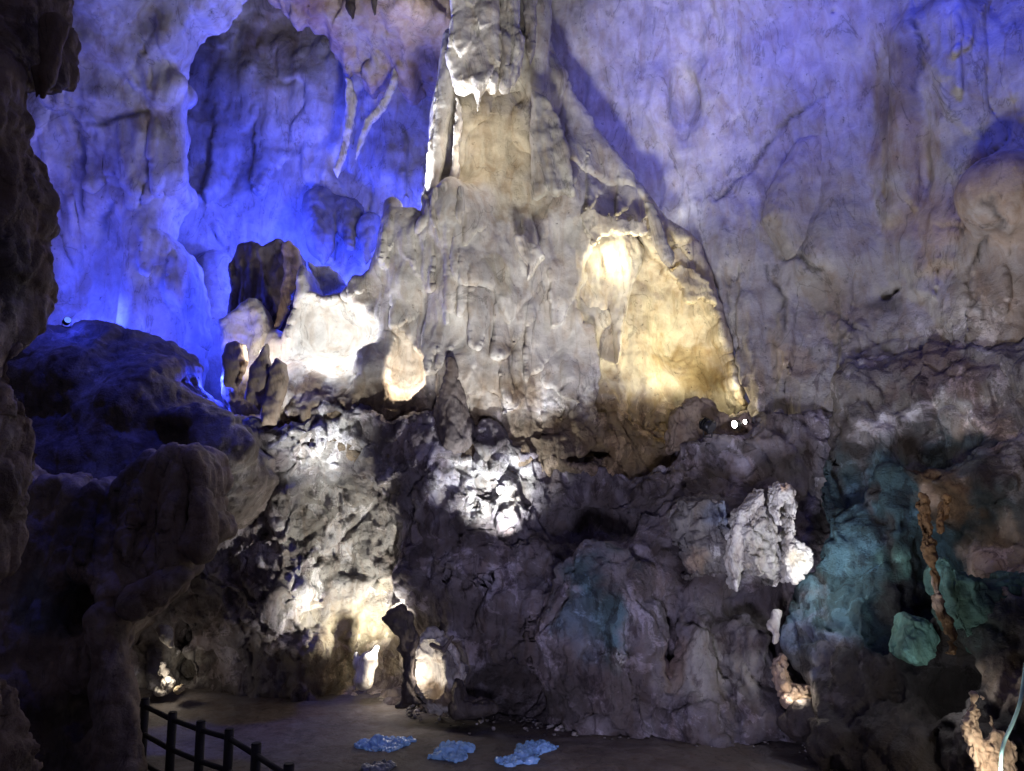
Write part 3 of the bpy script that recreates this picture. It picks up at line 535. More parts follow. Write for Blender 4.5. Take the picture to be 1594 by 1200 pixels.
# ------------------------------------------------------------------ lower cliff
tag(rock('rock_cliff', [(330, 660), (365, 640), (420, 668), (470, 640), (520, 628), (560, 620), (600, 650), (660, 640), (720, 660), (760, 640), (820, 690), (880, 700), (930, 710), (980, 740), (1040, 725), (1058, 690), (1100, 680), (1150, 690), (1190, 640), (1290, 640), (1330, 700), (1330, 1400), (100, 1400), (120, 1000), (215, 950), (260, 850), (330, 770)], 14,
    [(300, 850, 13.8), (300, 1040, 14.3), (400, 720, 14.0), (400, 950, 13.6), (420, 1070, 14.2), (460, 680, 13.9), (480, 1010, 14.0), (520, 720, 13.9), (500, 860, 14.3), (545, 860, 14.7), (580, 860, 14.6), (530, 790, 14.5), (540, 960, 14.7), (590, 960, 14.7), (560, 1050, 14.7), (510, 1050, 14.5), (640, 780, 13.7), (620, 900, 13.4), (700, 900, 13.2), (720, 1040, 13.3), (760, 740, 14.0), (830, 760, 13.9),
     (860, 720, 14.1), (960, 760, 14.1), (900, 830, 13.9), (800, 900, 13.3), (820, 1090, 13.0), (880, 1000, 12.6), (940, 900, 12.6), (960, 1040, 12.2), (940, 1120, 12.1), (1010, 900, 12.7), (1040, 1050, 12.4), (1100, 820, 12.9), (1120, 900, 12.9), (1100, 1000, 12.5), (1180, 1020, 12.3), (1200, 900, 12.6), (1100, 700, 14.0), (1160, 700, 13.9), (1250, 760, 13.4), (1240, 1100, 11.9), (1090, 1130, 11.9), (600, 1150, 13.8), (350, 1150, 14), (200, 1100, 14.2)],
    h=.042, depth=2.2, edge=.25, lump=(.12, 1.0), mid=(.04, 3.0), flute=.03, flute_f=1.6, crag_f=1.15, cragmask=lambda v: .62 + .55 * sum((1 - ramp(np.hypot(v[:, 0] - P(a, b, y)[0], v[:, 2] - P(a, b, y)[2]), .35, 1.2)) for a, b, y in ((480, 690, 13.9), (765, 755, 13.9), (530, 830, 14.4))), seed=6, warp=.08, zbot=-.4, shing=[(.18, 1.0, .7)],
    cuts=[([(470, 790), (500, 770), (560, 772), (600, 800), (614, 840), (612, 900), (600, 950), (610, 1000), (625, 1090), (500, 1090), (516, 1030), (512, 1000), (500, 965), (492, 930), (475, 890), (466, 840)], 14, [(500, 800, 14.45), (560, 800, 14.6), (500, 870, 14.5), (550, 880, 14.75), (590, 900, 14.7), (530, 960, 14.85), (590, 960, 14.85), (540, 1040, 15.0), (600, 1040, 15.0)], .30)],
    subs=[('e', 895, 714, 13.9, .3, .5, .14, .06), ('e', 930, 706, 13.9, .24, .5, .17, .06), ('e', 900, 815, 13.6, .9, .5, .3, .15), ('e', 258, 1000, 13.6, .10, 1.4, .35, .08), ('e', 256, 1060, 13.6, .2, 1.4, .28, .08),
          ('e', 800, 1080, 12.8, .8, .7, .35, .2), ('e', 675, 1045, 13.0, .5, .6, .6, .2), ('e', 1170, 950, 12.6, .4, .5, .25, .15), ('e', 1208, 960, 12.5, .12, .5, .7, .1), ('e', 1050, 1000, 12.5, .22, .5, .7, .15), ('e', 470, 810, 13.6, .3, .4, .5, .2), ('e', 1095, 662, 13.9, .45, .7, .25, .06)],
    adds=[('e', 930, 1000, 12.7, .95, .7, 1.5, .3), ('e', 1100, 860, 12.9, .55, .4, .65, .2), ('c', 1090, 990, 12.6, 1085, 1080, 12.5, .35, .35, .15), ('c', 1160, 990, 12.5, 1165, 1070, 12.4, .35, .3, .15), ('e', 1130, 690, 14.0, .7, .4, .12, .1), ('e', 1200, 700, 13.9, .45, .5, .3, .2)],
    base=lambda v: (lambda t: np.array((.245, .225, .25))[None] * t + (1 - t) * np.array((.14, .12, .125))[None])(ramp(LOWN(v) + 0, -.25, .35)[:, None]),
    stains=[(480, 680, 13.9, .9, WHITE * .9, .8, .8), (760, 760, 13.9, .75, WHITE * .9, .85, .7), (530, 850, 14.1, 1.1, WHITE * .85, .9, 1.4), (560, 1000, 15.2, 1.2, CREAM * .95, .85, 1), (900, 660, 14, 1.6, TAN * .6, .7, .4), (930, 950, 12.6, .8, TEAL * 1.2, .9, 1.2), (900, 980, 12.6, .35, BLUISH, .7, 2), (960, 1020, 12.2, .22, WHITE * .7, .8, 1),  # leading WHITE and CREAM ones put the lamplit patches' light into the colour
            (1090, 1040, 12.5, .5, WHITE * .75, .9, 1), (1165, 1040, 12.4, .45, WHITE * .75, .9, 1), (1050, 1040, 12.5, .2, OCHRE * .9, .4, 2.5), (1130, 850, 12.9, .6, WHITE * .7, .7, 1), (1080, 870, 12.9, .3, TAN * .8, .6, 1), (800, 1080, 13.2, 1.0, DARK * .5, .8, .7), (950, 800, 14, 1.2, DARK * .9, .5, .4), (1100, 720, 14, .8, DARK * 1.2, .5, .7), (255, 1050, 14.5, .5, WHITE, .9, 1)],  # DARK ones under the overhang and the ledge paint in shade
    cracks=[([(1118, 970), (1125, 1040), (1150, 1070)], 12.4, .05), ([(1055, 790), (1050, 850), (1060, 900)], 12.9, .08)]),
    'dark craggy cliff under the pale cone, running from the lit niche to the teal wall', 'cliff')

# ------------------------------------------------------------------ mound, column, drapery screen on the left
tag(rock('rock_mound', [(-100, 470), (80, 505), (100, 512), (125, 500), (170, 502), (205, 512), (245, 530), (270, 545), (290, 560), (300, 600), (330, 625), (352, 642), (375, 658), (398, 672), (402, 700), (425, 715), (428, 745), (405, 790), (330, 850), (200, 1000), (-100, 1000)], 13.8,
    [(80, 560, 12.6), (120, 510, 13.4), (220, 520, 13.6), (200, 620, 12.4), (300, 640, 12.9), (330, 700, 12.6), (400, 720, 12.8), (200, 750, 12.0), (60, 750, 12)], h=.045, depth=2.2, edge=.6, lump=(.16, .8), mid=(.04, 2.5), crag=.28, crag_f=1.3, sharp=.03, seed=8, warp=.05,
    adds=[('e', 300, 650, 12.7, .5, .4, .2, .2), ('e', 345, 695, 12.6, .5, .4, .4, .3)],
    base=DARK * 1.3, stains=[(140, 590, 12.5, .5, GREY * .6, .8, 1), (360, 720, 12.6, .5, GREY * .8, .7, 1.4), (170, 720, 12.2, .3, GREY * .6, .7, 1)]),
    'dark rounded rock mound beside the left column, its upper edge caught by blue light', 'rock mound')
column = tag(rock('rock_column', [(-300, -200), (90, -200), (84, 20), (80, 60), (82, 110), (92, 140), (92, 165), (92, 230), (94, 320), (92, 390), (90, 440), (84, 480), (76, 530), (63, 590), (57, 660), (57, 730), (60, 790), (45, 850), (37, 920), (36, 1000), (48, 1060), (52, 1400), (-300, 1400)], 7.3,
    [(20, 0, 6.7), (90, 60, 7.3), (20, 300, 6.6), (40, 500, 6.8), (20, 700, 6.6), (10, 900, 6.7), (20, 1150, 6.6), (-150, 500, 5.8), (-150, 1000, 5.8), (-150, 50, 5.8)], h=.03, depth=1.0, edge=.3, lump=(.10, 1.2), mid=(.025, 3.5), flute=.03, flute_f=2.6, crag=.32, crag_f=2.0, seed=9, warp=.03, zbot=-.3, shing=[(.22, 1.5, .5)],
    base=MUD * 1.2 + GREY * .06, stains=[(50, 500, 6.8, .25, GREY, .5, 3), (60, 60, 7, .3, DARK, .7, 1.5), (10, 420, 6.6, .25, DARK * .8, .8, 1.6), (20, 620, 6.6, .3, GREY * .8, .6, 1.6), (10, 780, 6.6, .3, MUD * .6, .8, 1.5)]),
    'dark brown rock column filling the left edge from floor to roof', 'rock column')
screen = tag(rock('drapery_screen', [(30, 730), (60, 760), (100, 740), (140, 770), (165, 750), (185, 765), (205, 740), (228, 716), (240, 704), (255, 712), (268, 706), (280, 700), (296, 700), (312, 708), (326, 712), (334, 730), (336, 800), (350, 826), (318, 850), (290, 888), (270, 915), (252, 930), (236, 950), (205, 957), (190, 965), (183, 1010), (178, 1050), (186, 1090), (196, 1130), (203, 1170), (200, 1230), (140, 1250), (120, 1400), (-60, 1400), (-60, 800)], 10.5,
    [(100, 790, 10.4), (200, 750, 10.3), (300, 720, 10.2), (320, 800, 10.0), (250, 880, 10.0), (160, 860, 10.0), (220, 800, 10.4), (180, 950, 9.9), (160, 1100, 9.8), (190, 1170, 9.8), (100, 1050, 10.1), (40, 1100, 9.8), (60, 880, 10.2)], h=.032, depth=.9, edge=.12, lump=(.07, 1.2), mid=(.02, 3.5), flute=.035, flute_f=2.6, crag=.16, crag_f=2.4, sharp=.05, plates=[(225,715,830,20,.14),(270,705,850,20,.14),(310,712,800,16,.12),(185,750,880,20,.14),(240,820,920,22,.12),(290,800,880,18,.1),(120,760,880,22,.14)], seed=10, warp=.03, zbot=-.3, shing=[(.06, 1.6, .4)],
    subs=[('e', 88, 955, 9.7, .38, 1.0, .45, .10), ('e', 150, 825, 9.7, .15, .35, .55, .12), ('e', 232, 850, 9.75, .10, .3, .45, .1), ('e', 100, 1130, 9.7, .34, .6, .4, .2), ('e', 290, 790, 9.95, .08, .25, .45, .08)],
    adds=[('c', 165, 965, 9.9, 190, 1200, 9.7, .17, .22, .12), ('c', 322, 775, 10.1, 310, 850, 10.0, .08, .16, .10), ('c', 215, 935, 9.8, 285, 895, 9.9, .16, .10, .08)],
    base=TAN * .45 + GREY * .18, stains=[(150, 790, 10.3, .6, DARK, .8, 1), (90, 940, 10.4, .5, BLUISH * .5, .8, 1), (322, 820, 10, .25, BROWN * .7, .7, 1.4), (240, 920, 9.9, .4, BROWN, .6, .5), (60, 1150, 9.8, .5, DARK, .8, 1), (100, 830, 10, .4, DARK, .7, 1.5)]),
    'dim grey drapery screen with a dark hollow and a bent leg beside the left column', 'rock formation')

# ------------------------------------------------------------------ single formations
def T(o, label, cat, group=None): return tag(o, label, cat, group)
T(slab('flowstone_lip', [(697, -80), (702, 30), (692, 80), (700, 105), (704, 128), (722, 132), (734, 126), (739, 138), (743, 158), (748, 138), (757, 128), (770, 132), (776, 120), (780, 98), (783, 70), (778, 27), (776, -80)], 13.75, .5, edge=.14, seed=20, tilt=-.1, shing=[(.2, 2.2, 1.4)], base=WHITE * 1.15), 'white scalloped flowstone lip with two small teeth at the top of the cone', 'flowstone')
T(slab('flowstone_rib', [(691, 82), (697, 96), (692, 150), (687, 200), (679, 250), (671, 288), (662, 304), (664, 250), (670, 200), (677, 140)], 14.35, .3, h=.02, edge=.05, seed=24, base=WHITE * 1.2, warp=.03, warp_f=6.), 'thin bright white rib running down the left edge of the cone', 'flowstone')
T(slab('flowstone_rib', [(711, 148), (718, 164), (717, 200), (713, 226), (716, 258), (708, 284), (694, 300), (688, 292), (701, 268), (705, 230), (706, 186)], 14.2, .35, h=.02, edge=.05, seed=25, base=WHITE * 1.2, warp=.03, warp_f=6.), 'white wavy rib just right of the cone left edge, above the petal cluster', 'flowstone')
T(slab('flowstone_drapery', [(776, -80), (780, 30), (778, 100), (777, 122), (782, 138), (790, 134), (802, 118), (812, 90), (814, 60), (806, 30), (812, -80)], 13.8, .4, edge=.16, seed=21, base=WHITE * .9, flute=.08, flute_f=4), 'grey folded drapery hanging right of the white lip at the cone top', 'drapery')
T(slab('flowstone_drapery', [(808, -80), (816, 20), (818, 70), (826, 100), (834, 60), (838, -80)], 14.1, .3, edge=.12, seed=22, base=GREY), 'narrow dark fold at the very top, right of the grey drapery', 'drapery')
T(slab('flowstone_drapery', [(830, 142), (848, 148), (868, 176), (884, 224), (891, 262), (894, 300), (880, 297), (866, 301), (852, 296), (838, 304), (829, 302), (828, 260), (826, 200)], 13.85, .35, edge=.10, seed=23, base=WHITE * .8, flute=.05, flute_f=3), 'broad sheet hanging mid cone with a bright lower hem', 'drapery')
for i, (x, y, hh, w_) in enumerate([(676, 300, 52, 9), (690, 292, 60, 10), (704, 290, 62, 10), (716, 298, 54, 9), (684, 330, 44, 9), (712, 340, 36, 8)]):
    T(slab('flowstone_petal', [(x - w_ * .4, y - 10), (x + w_ * .5, y - 10), (x + w_ * .9, y + hh * .4), (x + w_ * .5, y + hh * .8), (x, y + hh), (x - w_ * .7, y + hh * .75), (x - w_ * .9, y + hh * .35)], 13.75 + .05 * (i % 3), .3, h=.02, edge=.08, seed=30 + i, warp=.012, base=WHITE * .95),
      ['pale petal of rock, leftmost in the cluster on the cone', 'long pale petal, second from the left in the cone cluster', 'longest petal in the middle of the cone cluster', 'pale petal at the right side of the cone cluster', 'short petal in the lower row, under the left petals', 'smallest petal in the lower row, under the right petals'][i], 'flowstone petal', 'petal cluster on the cone')
T(slab('flowstone_flake', [(800, 365), (815, 361), (822, 372), (840, 380), (849, 398), (838, 410), (830, 424), (821, 433), (822, 410), (812, 396), (804, 384)], 13.55, .35, h=.02, edge=.1, seed=40, base=WHITE * 1.2, warp=.012), 'bright white pointed flake jutting from the middle of the cone', 'flowstone')
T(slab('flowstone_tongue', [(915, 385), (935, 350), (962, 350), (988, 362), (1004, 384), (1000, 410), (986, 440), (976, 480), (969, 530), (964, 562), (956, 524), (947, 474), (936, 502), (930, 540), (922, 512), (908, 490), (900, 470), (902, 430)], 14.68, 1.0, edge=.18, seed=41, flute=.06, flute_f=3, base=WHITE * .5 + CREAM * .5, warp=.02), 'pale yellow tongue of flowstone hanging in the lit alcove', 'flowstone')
T(slab('flowstone_drapery', [(1003, 312), (1018, 314), (1030, 340), (1040, 375), (1052, 398), (1046, 412), (1030, 402), (1020, 378), (1012, 345)], 14.3, .25, h=.022, edge=.09, seed=42, base=GREY * 1.0), 'dark curtain strip crossing the upper edge of the yellow alcove', 'drapery')
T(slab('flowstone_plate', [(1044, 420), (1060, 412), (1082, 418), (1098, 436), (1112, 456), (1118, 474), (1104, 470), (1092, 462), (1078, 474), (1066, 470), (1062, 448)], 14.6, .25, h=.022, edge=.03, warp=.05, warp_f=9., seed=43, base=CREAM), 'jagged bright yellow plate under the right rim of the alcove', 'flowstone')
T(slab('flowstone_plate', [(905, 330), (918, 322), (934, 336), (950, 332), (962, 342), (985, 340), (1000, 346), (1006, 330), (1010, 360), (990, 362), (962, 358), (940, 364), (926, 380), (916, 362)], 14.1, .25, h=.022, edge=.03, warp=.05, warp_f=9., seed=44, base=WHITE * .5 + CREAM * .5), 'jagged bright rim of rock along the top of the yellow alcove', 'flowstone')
T(slab('flowstone_ledge', [(334, 494), (348, 488), (360, 478), (372, 466), (384, 458), (396, 462), (406, 476), (416, 498), (420, 520), (400, 560), (350, 570), (338, 540)], 14.9, .7, edge=.2, seed=45, base=WHITE, stains=[(392, 488, 14.6, .14, BROWN, .8, .8)]), 'white rounded lump at the left end of the glowing ledge', 'flowstone')
T(slab('flowstone_drapery', [(350, 500), (360, 450), (355, 420), (368, 384), (380, 378), (392, 374), (408, 386), (420, 376), (436, 372), (448, 380), (470, 400), (466, 440), (452, 500), (440, 540), (400, 540), (360, 530)], 15.7, .5, edge=.12, seed=46, flute=.08, flute_f=3, base=(.19, .165, .18)), 'unlit purple curtain hanging behind the white lump on the ledge', 'drapery')  # dark purple base stands in for the shade of the recess
T(slab('flowstone_drapery', [(436, 378), (448, 372), (462, 384), (468, 402), (458, 440), (446, 480), (432, 510), (424, 515), (432, 470), (440, 420)], 15.2, .3, h=.022, edge=.1, seed=47, base=TAN), 'thin lit curtain between the purple curtain and the white hollow', 'drapery')
for i, (o_, b) in enumerate([([(344, 600), (341, 560), (346, 532), (362, 527), (376, 532), (380, 560), (372, 585), (360, 604)], TAN * .62), ([(378, 620), (386, 570), (402, 545), (412, 529), (416, 560), (424, 580), (422, 640), (404, 640)], TAN * .55), ([(402, 660), (406, 610), (416, 572), (428, 556), (440, 562), (444, 590), (434, 630), (424, 660)], TAN * .5)]):
    T(slab('stalagmite', o_, 13.9 - .1 * i, .4, h=.024, edge=.16, seed=50 + i, base=b), ['stubby brown stalagmite at the left end of the glowing ledge', 'pointed brown stalagmite in the middle of the glowing ledge', 'round-topped brown stalagmite right of the pointed one, reaching lowest'][i], 'stalagmite', 'stalagmites on the glowing ledge')
T(lumps('stalagmite', [('c', 706, 680, 13.95, 702, 562, 13.62, .34, .09, .1), ('c', 684, 670, 13.95, 693, 590, 13.65, .2, .05, .08), ('c', 722, 670, 13.95, 714, 600, 13.7, .2, .05, .08)], seed=54, base=DARK * 1.6, h=.025, crag=.2, crag_f=2.4, flute=.03), 'tall dark stalagmite standing before the pale cone, right of the small hollow', 'stalagmite')
T(slab('flowstone_drapery', [(538, 118), (546, 124), (556, 150), (552, 180), (546, 210), (538, 240), (524, 276), (518, 262), (530, 230), (536, 180)], 17.4, .22, h=.028, edge=.07, seed=60, base=WHITE * 1.2), 'pale ribbon drapery on the blue wall, the left one of the pair', 'drapery', 'ribbon draperies on the blue wall')
T(slab('flowstone_drapery', [(617, 72), (624, 84), (621, 110), (614, 140), (598, 168), (578, 190), (566, 215), (552, 250), (556, 215), (566, 185), (590, 158), (606, 130), (613, 100)], 17.2, .22, h=.028, edge=.07, seed=61, base=WHITE * 1.2), 'curved pale ribbon drapery on the blue wall, the right one of the pair', 'drapery', 'ribbon draperies on the blue wall')
T(lumps('stalactite', [('c', 545, -40, 15.6, 546, 18, 15.6, .22, .06, .05), ('c', 546, 12, 15.6, 549, 28, 15.6, .09, .03, .05)], seed=62, base=DARK, h=.025), 'dark stubby stalactite at the top edge, left of its smaller neighbour', 'stalactite')
T(lumps('stalactite', [('c', 582, -40, 15.7, 583, 22, 15.7, .15, .025, .05)], seed=63, base=DARK * 1.5, h=.025), 'small thin stalactite at the top edge, above the pale ribbons', 'stalactite')
T(lumps('stalactite', [('c', 84, 40, 6.9, 74, 120, 6.9, .12, .07, .05), ('c', 74, 115, 6.9, 66, 150, 6.9, .07, .025, .05), ('c', 58, 110, 6.9, 56, 152, 6.9, .06, .015, .03)], seed=64, base=MUD, h=.018), 'dark brown stalactite with two tips hanging beside the left column', 'stalactite')
T(slab('blue_rock', [(480, 460), (482, 425), (478, 404), (490, 412), (508, 410), (522, 422), (538, 442), (520, 452), (500, 456)], 15.9, .6, h=.03, edge=.15, seed=65, base=WHITE * .9), 'small bright blue rock glowing above the big white hollow', 'rock')
T(lumps('stalactite', [('c', 500, 320, 18.6, 498, 380, 17.9, .42, .25, .3), ('c', 498, 375, 17.9, 503, 408, 17.8, .25, .05, .2), ('c', 575, 350, 18.2, 570, 408, 17.6, .25, .06, .2), ('c', 540, 330, 18.6, 545, 385, 17.9, .35, .08, .2)], seed=66, base=GREY * .7, h=.04, flute=.12, flute_f=2.2, mid=(.05, 3)), 'broad shadowed cluster of hanging rock on the blue wall, left of the cone', 'stalactite')

T(slab('flowstone_facet', [(1292, 175), (1312, 210), (1320, 262), (1306, 320), (1282, 360), (1276, 412), (1262, 400), (1232, 402), (1206, 352), (1196, 330), (1215, 270), (1245, 215), (1275, 180)], 14.3, 1.0, h=.04, edge=.40, seed=67, tilt=.05, base=WHITE * .6 + CREAM * .25, lump=(.04, 1.)), 'smooth grey facet bulging from the violet vault, with a keeled lower edge', 'flowstone')
# formations on the right wall
T(slab('hanging_block', [(1062, 778), (1100, 765), (1140, 772), (1150, 800), (1146, 850), (1140, 890), (1120, 905), (1095, 902), (1072, 910), (1066, 880), (1052, 850), (1054, 810)], 12.3, 1.2, edge=.3, seed=70, crag=.6, crag_f=1.8, base=GREY * .55, stains=[(1090, 880, 12.2, .3, TAN, .8, 1), (1130, 800, 12.2, .3, BLUISH * 1.2, .7, 1)]), 'grey hanging rock block with a flat underside, left of the white fang', 'rock')
T(slab('flowstone_fang', [(1180, 765), (1190, 758), (1192, 790), (1176, 810), (1172, 840), (1168, 870), (1158, 900), (1147, 924), (1142, 900), (1134, 870), (1138, 830), (1150, 800)], 12.1, .6, h=.018, edge=.1, seed=71, crag=.22, crag_f=4, base=WHITE * .9), 'white pointed fang of rock hanging beside the grey block', 'flowstone')
T(slab('hanging_block', [(1160, 800), (1190, 790), (1210, 800), (1222, 840), (1230, 880), (1226, 905), (1212, 922), (1190, 905), (1164, 890), (1152, 860)], 12.05, .9, h=.02, edge=.15, seed=72, crag=.6, crag_f=3.2, base=WHITE * .85, stains=[(1180, 830, 11.8, .1, DARK, .8, 1), (1200, 850, 11.8, .08, DARK, .8, 1)]), 'pitted pale grey rock block between the fang and the bright strip', 'rock')
T(slab('flowstone_drapery', [(1212, 752), (1228, 748), (1240, 765), (1246, 790), (1240, 815), (1248, 845), (1262, 852), (1272, 868), (1262, 884), (1248, 904), (1232, 910), (1222, 880), (1230, 840), (1236, 800), (1228, 776), (1216, 790), (1220, 820), (1212, 810), (1208, 780)], 11.9, .6, h=.018, edge=.08, seed=73, base=WHITE * 1.0, warp=.03, crag=.3, crag_f=4.5, stains=[(1225, 757, 11.8, .1, OCHRE * 1.4, .7, 1), (1240, 880, 11.8, .18, CREAM * .8, .6, 1)]), 'brightly lit white drapery strip with an orange top on the right wall', 'drapery')
T(slab('green_slab', [(1418, 962), (1432, 957), (1450, 965), (1466, 975), (1470, 1000), (1464, 1030), (1448, 1042), (1420, 1036), (1404, 1026), (1408, 995)], 10.32, .6, h=.02, edge=.14, seed=74, crag=.28, crag_f=2.6, base=GREEN * .85, stains=[(1408, 1000, 10.0, .09, WHITE * .9, .9, 3), (1445, 985, 10.0, .15, GREEN * .6, .8, 1)]), 'pale green slab of algae-covered rock left of the rusty stalactite', 'rock slab')
T(slab('green_slab', [(1474, 868), (1488, 864), (1500, 884), (1522, 892), (1545, 910), (1570, 905), (1592, 895), (1660, 900), (1660, 990), (1620, 1000), (1594, 992), (1582, 1012), (1562, 1016), (1548, 1030), (1534, 1024), (1526, 1006), (1510, 1004), (1498, 978), (1488, 962), (1486, 940), (1476, 915)], 9.9, .7, h=.024, edge=.16, seed=75, crag=.4, crag_f=1.8, base=GREEN * .45, stains=[(1540, 930, 9.8, .3, TEAL * .4, .95, .8), (1490, 900, 9.8, .1, GREEN * 1.6, .8, 2), (1560, 1010, 9.8, .3, GREEN * 1.1, .8, .6)]), 'broad dark green slab right of the rusty stalactite', 'rock slab')
T(lumps('stalactite', [('c', 1440, 775, 10.05, 1444, 850, 9.85, .065, .07, .08), ('c', 1444, 850, 9.85, 1460, 930, 9.75, .075, .07, .08), ('c', 1460, 930, 9.75, 1478, 985, 9.75, .07, .05, .06), ('c', 1478, 980, 9.75, 1484, 1020, 9.75, .05, .02, .05), ('c', 1432, 790, 10.05, 1436, 840, 9.95, .08, .03, .04), ('c', 1472, 780, 10.05, 1462, 830, 9.85, .08, .03, .04)], seed=76, base=OCHRE * .5, crag=.4, crag_f=3.4, mid=(.03, 6), h=.018,
        stains=[(1465, 925, 9.65, .08, TAN * 1.5, .8, 2), (1445, 900, 9.75, .05, TAN * 1.5, .8, 2)]), 'rusty orange-brown stalactite clinging to the dark right wall', 'stalactite')
T(lumps('coral_rock', [('c', 1545, 1260, 9.0, 1540, 1170, 9.0, .22, .14, .1), ('c', 1530, 1190, 9.0, 1508, 1130, 9.0, .12, .08, .06), ('c', 1508, 1130, 9.0, 1506, 1105, 9.05, .07, .03, .04), ('c', 1512, 1120, 9.0, 1514, 1082, 9.05, .05, .02, .03), ('c', 1520, 1140, 9.0, 1524, 1106, 9.0, .05, .03, .03), ('c', 1545, 1170, 9.0, 1548, 1138, 9.0, .12, .07, .05), ('c', 1552, 1150, 9.0, 1542, 1115, 9.05, .06, .02, .03), ('c', 1565, 1200, 9.0, 1574, 1155, 9.0, .12, .06, .06), ('c', 1556, 1140, 9.0, 1562, 1142, 9.0, .06, .05, .05), ('e', 1532, 1087, 9.15, .03, .03, .03, .01)],
        seed=77, base=TAN * 1.3, crag=.3, crag_f=4, mid=(.025, 8), h=.016), 'knobbly cream formation lit from below in the bottom right corner', 'rock formation')
T(lumps('rock_chunk', [('e', 1240, 1085, 11.6, .25, .22, .20, .1), ('c', 1215, 1030, 11.9, 1222, 1070, 11.7, .12, .12, .08), ('c', 1218, 1020, 11.9, 1212, 1040, 11.9, .08, .10, .05), ('e', 1258, 1075, 11.7, .12, .15, .12, .06)], seed=78, base=TAN * 1.5, crag=.4, crag_f=3.5, h=.018), 'orange-cream chunk of rock glowing at the foot of the right wall', 'rock')
T(lumps('boulder', [('e', 1258, 1120, 11.3, .30, .3, .28, .1), ('e', 1240, 1130, 11.3, .25, .25, .15, .1)], seed=79, base=DARK, crag=.2, h=.025), 'small dark boulder on the floor below the glowing orange chunk', 'boulder')
T(lumps('pale_rock', [('c', 1210, 955, 12.0, 1206, 1000, 11.9, .09, .05, .05), ('e', 1200, 975, 12.0, .08, .1, .1, .05)], seed=80, base=WHITE, crag=.1, crag_f=4, h=.018), 'small white rock in the dark gap above the glowing orange chunk', 'rock')

# floor-level formations
T(lumps('boulder', [('e', 682, 1052, 12.95, .40, .36, .55, .15), ('e', 672, 1010, 13.0, .28, .28, .3, .12), ('c', 650, 1010, 12.95, 646, 985, 12.95, .09, .03, .05), ('e', 690, 1080, 12.9, .36, .36, .3, .1), ('c', 700, 1010, 12.95, 702, 998, 12.95, .06, .02, .03)],
        subs=[('e', 664, 1046, 12.60, .22, .34, .30, .05), ('e', 668, 1016, 12.66, .16, .26, .18, .05), ('e', 674, 1062, 12.62, .17, .26, .2, .05), ('e', 655, 1030, 12.6, .14, .26, .2, .05), ('c', 688, 1008, 12.62, 704, 1030, 12.55, .06, .07, .02), ('c', 704, 1030, 12.55, 708, 1075, 12.55, .07, .09, .02)], crag=.32, crag_f=2.6, seed=81, base=WHITE * .95, h=.02, mid=(.045, 5), stains=[(690, 1088, 12.7, .35, BROWN * .8, .95, .6), (700, 1030, 12.6, .16, GREY * .5, .8, 2)]), 'hollow cream boulder glowing on the floor at the foot of the cliff', 'boulder')  # GREY along the groove paints in the shade of the gap
T(slab('rock_pillar', [(625, 940), (640, 960), (646, 985), (648, 1010), (644, 1050), (646, 1080), (668, 1098), (640, 1104), (612, 1106), (622, 1090), (624, 1050), (622, 1030), (612, 1015), (618, 995), (608, 985), (592, 970), (590, 962), (602, 950)], 12.7, .3, h=.022, edge=.12, seed=82, crag=.25, crag_f=2, base=DARK * 1.2), 'thin dark pillar of rock left of the glowing boulder', 'rock pillar')
T(lumps('rock_horn', [('c', 690, 1012, 12.6, 702, 995, 12.6, .04, .025, .02), ('c', 672, 1004, 12.7, 690, 1012, 12.6, .04, .04, .03), ('e', 704, 992, 12.6, .035, .03, .03, .01)], seed=83, base=DARK * 1.5, h=.012, mid=(.006, 14)), 'small dark horn of rock perched on the glowing boulder', 'rock')
T(lumps('boulder', [('e', 712, 1085, 12.7, .14, .3, .3, .1), ('e', 740, 1100, 12.7, .35, .3, .15, .1)], seed=84, base=DARK, crag=.2, h=.025), 'low dark boulder on the floor right of the glowing one', 'boulder')
T(lumps('niche_rock', [('c', 566, 1058, 14.0, 572, 1025, 14.1, .17, .12, .08), ('c', 576, 1028, 14.1, 586, 1008, 14.1, .10, .05, .05), ('c', 556, 1030, 14.1, 554, 1018, 14.1, .06, .03, .03), ('c', 558, 1035, 14.1, 580, 1030, 14.1, .10, .10, .05)], seed=85, base=WHITE * 1.2, h=.018), 'small white animal-shaped rock glowing in the niche', 'rock')
T(lumps('lit_rock', [('e', 262, 1063, 13.6, .13, .15, .12, .05), ('e', 254, 1076, 13.6, .14, .15, .08, .05), ('e', 254, 1048, 13.7, .08, .1, .08, .03), ('e', 252, 1036, 13.7, .05, .1, .06, .03)], seed=86, base=WHITE, crag=.2, crag_f=4, h=.016), 'stack of small white lit stones behind the fence', 'rock')
T(lumps('lit_rock', [('e', 279, 1072, 13.5, .07, .1, .07, .03), ('e', 284, 1066, 13.5, .03, .05, .05, .02)], seed=87, base=CREAM, crag=.2, crag_f=5, h=.014), 'little yellow lit stone right of the white stones behind the fence', 'rock')
T(lumps('pale_rock', [('c', 258, 985, 13.4, 266, 1005, 13.4, .12, .04, .05), ('c', 250, 980, 13.5, 262, 992, 13.4, .08, .08, .05)], seed=88, base=WHITE * .8, h=.018), 'small pale rock hanging in the dark gap above the lit stones', 'rock')
for i, (x, y, s, lb) in enumerate([(1137, 1136, .05, 'tiny white pebble on the floor under the pale right panel'), (648, 1106, .035, 'tiny pebble on the floor beside the thin dark pillar'), (770, 1117, .03, 'tiny pebble at the foot of the dark overhang')]):
    Y = CAMZ / math.tan(math.atan((y - 600) / FPX) - PITCH)
    T(lumps('pebble', [('e', x, y, Y, s, s, s * .7, .01), ('e', x + 3, y + 1, Y, s * .8, s, s * .5, .01)], seed=90 + i, base=WHITE, h=.009, mid=(.004, 30)), lb, 'pebble')

